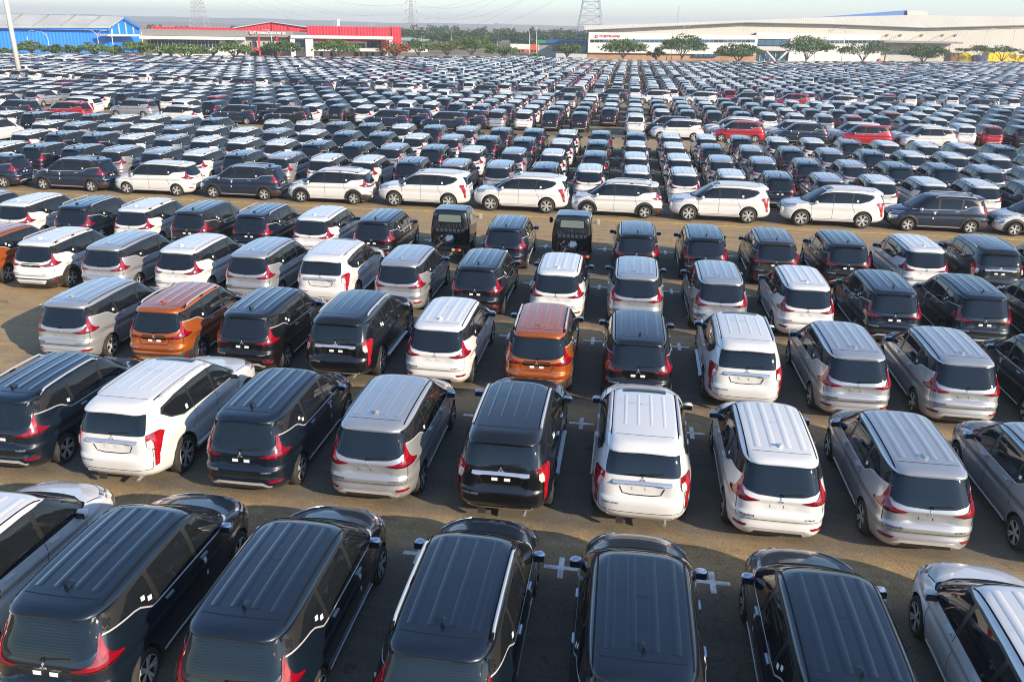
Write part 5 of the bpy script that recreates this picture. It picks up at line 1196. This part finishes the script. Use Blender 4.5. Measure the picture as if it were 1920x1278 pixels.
TREES = [ # crown left, right, top, ground px y, leaf, label
 (-14, 24, 88, 110, 'leaf_b', 'dark green tree cut by the left edge before blue wall'), (38, 90, 77, 112, 'leaf_a', 'wide spreading tree in front of the blue wall, right of mast'), (84, 128, 82, 112, 'leaf_b', 'low dark tree before the blue wall centre'), (122, 152, 84, 112, 'leaf_b', 'thin small tree between two bigger ones before the blue wall'),
 (148, 212, 79, 115, 'leaf_a', 'rounded tree before the right end of blue wall'), (205, 234, 85, 112, 'leaf_b', 'small dark tree under the blue canopy'), (228, 294, 75, 117, 'leaf_a', 'broad tree between blue warehouse and grey showroom'), (303, 394, 81, 117, 'leaf_a', 'broad low tree before the dark glass showroom windows'),
 (408, 474, 76, 119, 'leaf_a', 'tree left of the red entrance columns'), (495, 564, 75, 119, 'leaf_b', 'forked tree before the red entrance and blue window'), (590, 674, 74, 119, 'leaf_a', 'wide tree before the white frame and balcony'), (708, 772, 77, 118, 'leaf_red', 'tree with red blossoms at the red panel end'),
 (752, 818, 73, 114, 'leaf_b', 'tree right of the red panel end'), (806, 872, 77, 114, 'leaf_c', 'yellowish green tree left in the middle cluster'), (842, 926, 67, 114, 'leaf_a', 'tallest dark tree in the middle cluster'), (908, 978, 87, 114, 'leaf_a', 'low spreading tree left of the road'), (990, 1024, 100, 115, 'leaf_c', 'low bush beside the paired street lamps'),
 (1032, 1094, 79, 115, 'leaf_b', 'dark tree before the white wall left of the cream hall'), (1122, 1212, 71, 120, 'leaf_a', 'large tree below the red hall lettering'), (1212, 1246, 90, 119, 'leaf_c', 'small thin tree right of the large tree'), (1232, 1324, 65, 121, 'leaf_b', 'tall dark tree crossing the office windows behind two lamps'),
 (1338, 1428, 81, 127, 'leaf_b', 'dark broad tree left of the glass entrance'), (1462, 1558, 66, 127, 'leaf_a', 'big bright tree right of the glass entrance'), (1566, 1666, 74, 127, 'leaf_b', 'sparse tree before the office end and loading bay'), (1682, 1774, 82, 129, 'leaf_b', 'dark tree before the loading canopy'),
 (1788, 1862, 85, 124, 'leaf_b', 'leaning tree before the short yellow container'), (1842, 1910, 85, 125, 'leaf_b', 'flat topped tree before the long yellow container'), (1904, 1944, 91, 124, 'leaf_a', 'tree at the right edge above the yellow container')]
for i, (x0, x1, yt, yb, lf, lb) in enumerate(TREES):
    g0 = grd((x0+x1)/2, yb); Fz = Face((g0[0]-1, g0[1]), (g0[0]+1, g0[1])); H = Fz.P((x0+x1)/2, yt)[2]; W = Fz.P(x1, yt)[0]-Fz.P(x0, yt)[0]
    if 'bush' in lb: H = max(H, 2.2)
    r = empty('spreading_tree' if 'bush' not in lb else 'bush', (g0[0], g0[1], 0), 0, label=lb, category='tree' if 'bush' not in lb else 'bush', group='trees along the far edge of the yard')
    t_, c_ = make_tree(W*1.04, H*1.03, 100+i, lf, max(.55, min(1.7, (W/9)*(H/7)))*(1.3 if 'sparse' not in lb and 'yellow container' not in lb else .62), 'flat' if 'yellow container' in lb else 'umbrella'); obj('trunk', t_, r); obj('crown', c_, r)
# far wood behind the road: one mass
fw = MB(); r = np.random.default_rng(5)
def clump(X, Y, W, H):
    n = 90
    for k in range(9): leaves(fw, (X+r.uniform(-.4, .4)*W, Y+r.uniform(-2, 2), H*r.uniform(.35, .85)), W*.22, W*.22, H*.17, n//4, .75, 'leaf_far' if r.random() < .7 else 'leaf_b', r)
for k in range(150):
    Y = r.uniform(410, 640); px_ = r.uniform(745, 1105); q = grd(px_, 80); X = q[0]/q[1]*Y
    clump(X, Y, r.uniform(6, 12), r.uniform(5, 9.5)*(1+(Y-410)/900))
for k in range(70):
    Y = r.uniform(420, 560); X = r.uniform(-420, -230); clump(X, Y, r.uniform(6, 11), r.uniform(5, 8))
o = obj('far_woods', fw); o['kind'] = 'stuff'; o['label'] = 'belt of dark woodland between the showroom and the cream hall'; o['category'] = 'woodland'
# verge: dry grass tufts
gr = MB(); r = np.random.default_rng(8); mat('dry_grass', (.26, .20, .07), .9, noise=(.3, .4)); mat('green_grass', (.09, .12, .03), .9)
for k in range(2600):
    x = r.uniform(-220, 210); y = edge_y(x)+r.uniform(.3, 8.5)
    if not inview(x, y): continue
    s = r.uniform(.15, .45); a = r.uniform(0, 3.14)
    gr.add([(x-math.cos(a)*s, y-math.sin(a)*s, -.02), (x+math.cos(a)*s, y+math.sin(a)*s, -.02), (x+math.cos(a)*s*.6, y+math.sin(a)*s*.6+.1, s*1.3), (x-math.cos(a)*s*.6, y-math.sin(a)*s*.6, s*1.1)], [(0, 1, 2, 3)], 'dry_grass' if r.random() < .7 else 'green_grass', False)
o = obj('verge_grass', gr); o['kind'] = 'stuff'; o['label'] = 'dry yellowish grass along the far edge of the yard'; o['category'] = 'grass'
# low wire fence along the edge
fe = empty('edge_fence', (0, 0, 0), 0, label='low post and rail fence along the far edge of the yard', category='fence'); pr = MB()
pts = [(x, edge_y(x)+.5, 0) for x in np.arange(-230, 220, 6.)]
for p in pts: pr.tube([p, (p[0], p[1], 1.5)], .05, 'lamp_pole', 5)
for z in (.5, 1., 1.45): pr.tube([(p[0], p[1], z) for p in pts], .025, 'steel', 4, False)
obj('posts_and_rails', pr, fe)

# ------------------------------------------------------------------ haze: one closed box of even air
hz = MB().box((-5200, -60, -1.02), (5200, 4700, 75), 'mast_paint'); hm = bpy.data.materials.new('haze'); hm.use_nodes = True; n = hm.node_tree.nodes; n.clear()
pv = n.new('ShaderNodeVolumePrincipled'); pv.inputs['Color'].default_value = (.86, .88, .92, 1); pv.inputs['Density'].default_value = .00040; pv.inputs['Anisotropy'].default_value = .2
ou = n.new('ShaderNodeOutputMaterial'); hm.node_tree.links.new(pv.outputs[0], ou.inputs['Volume'])
ho = obj('haze', hz); ho.data.materials.clear(); ho.data.materials.append(hm); ho['kind'] = 'stuff'
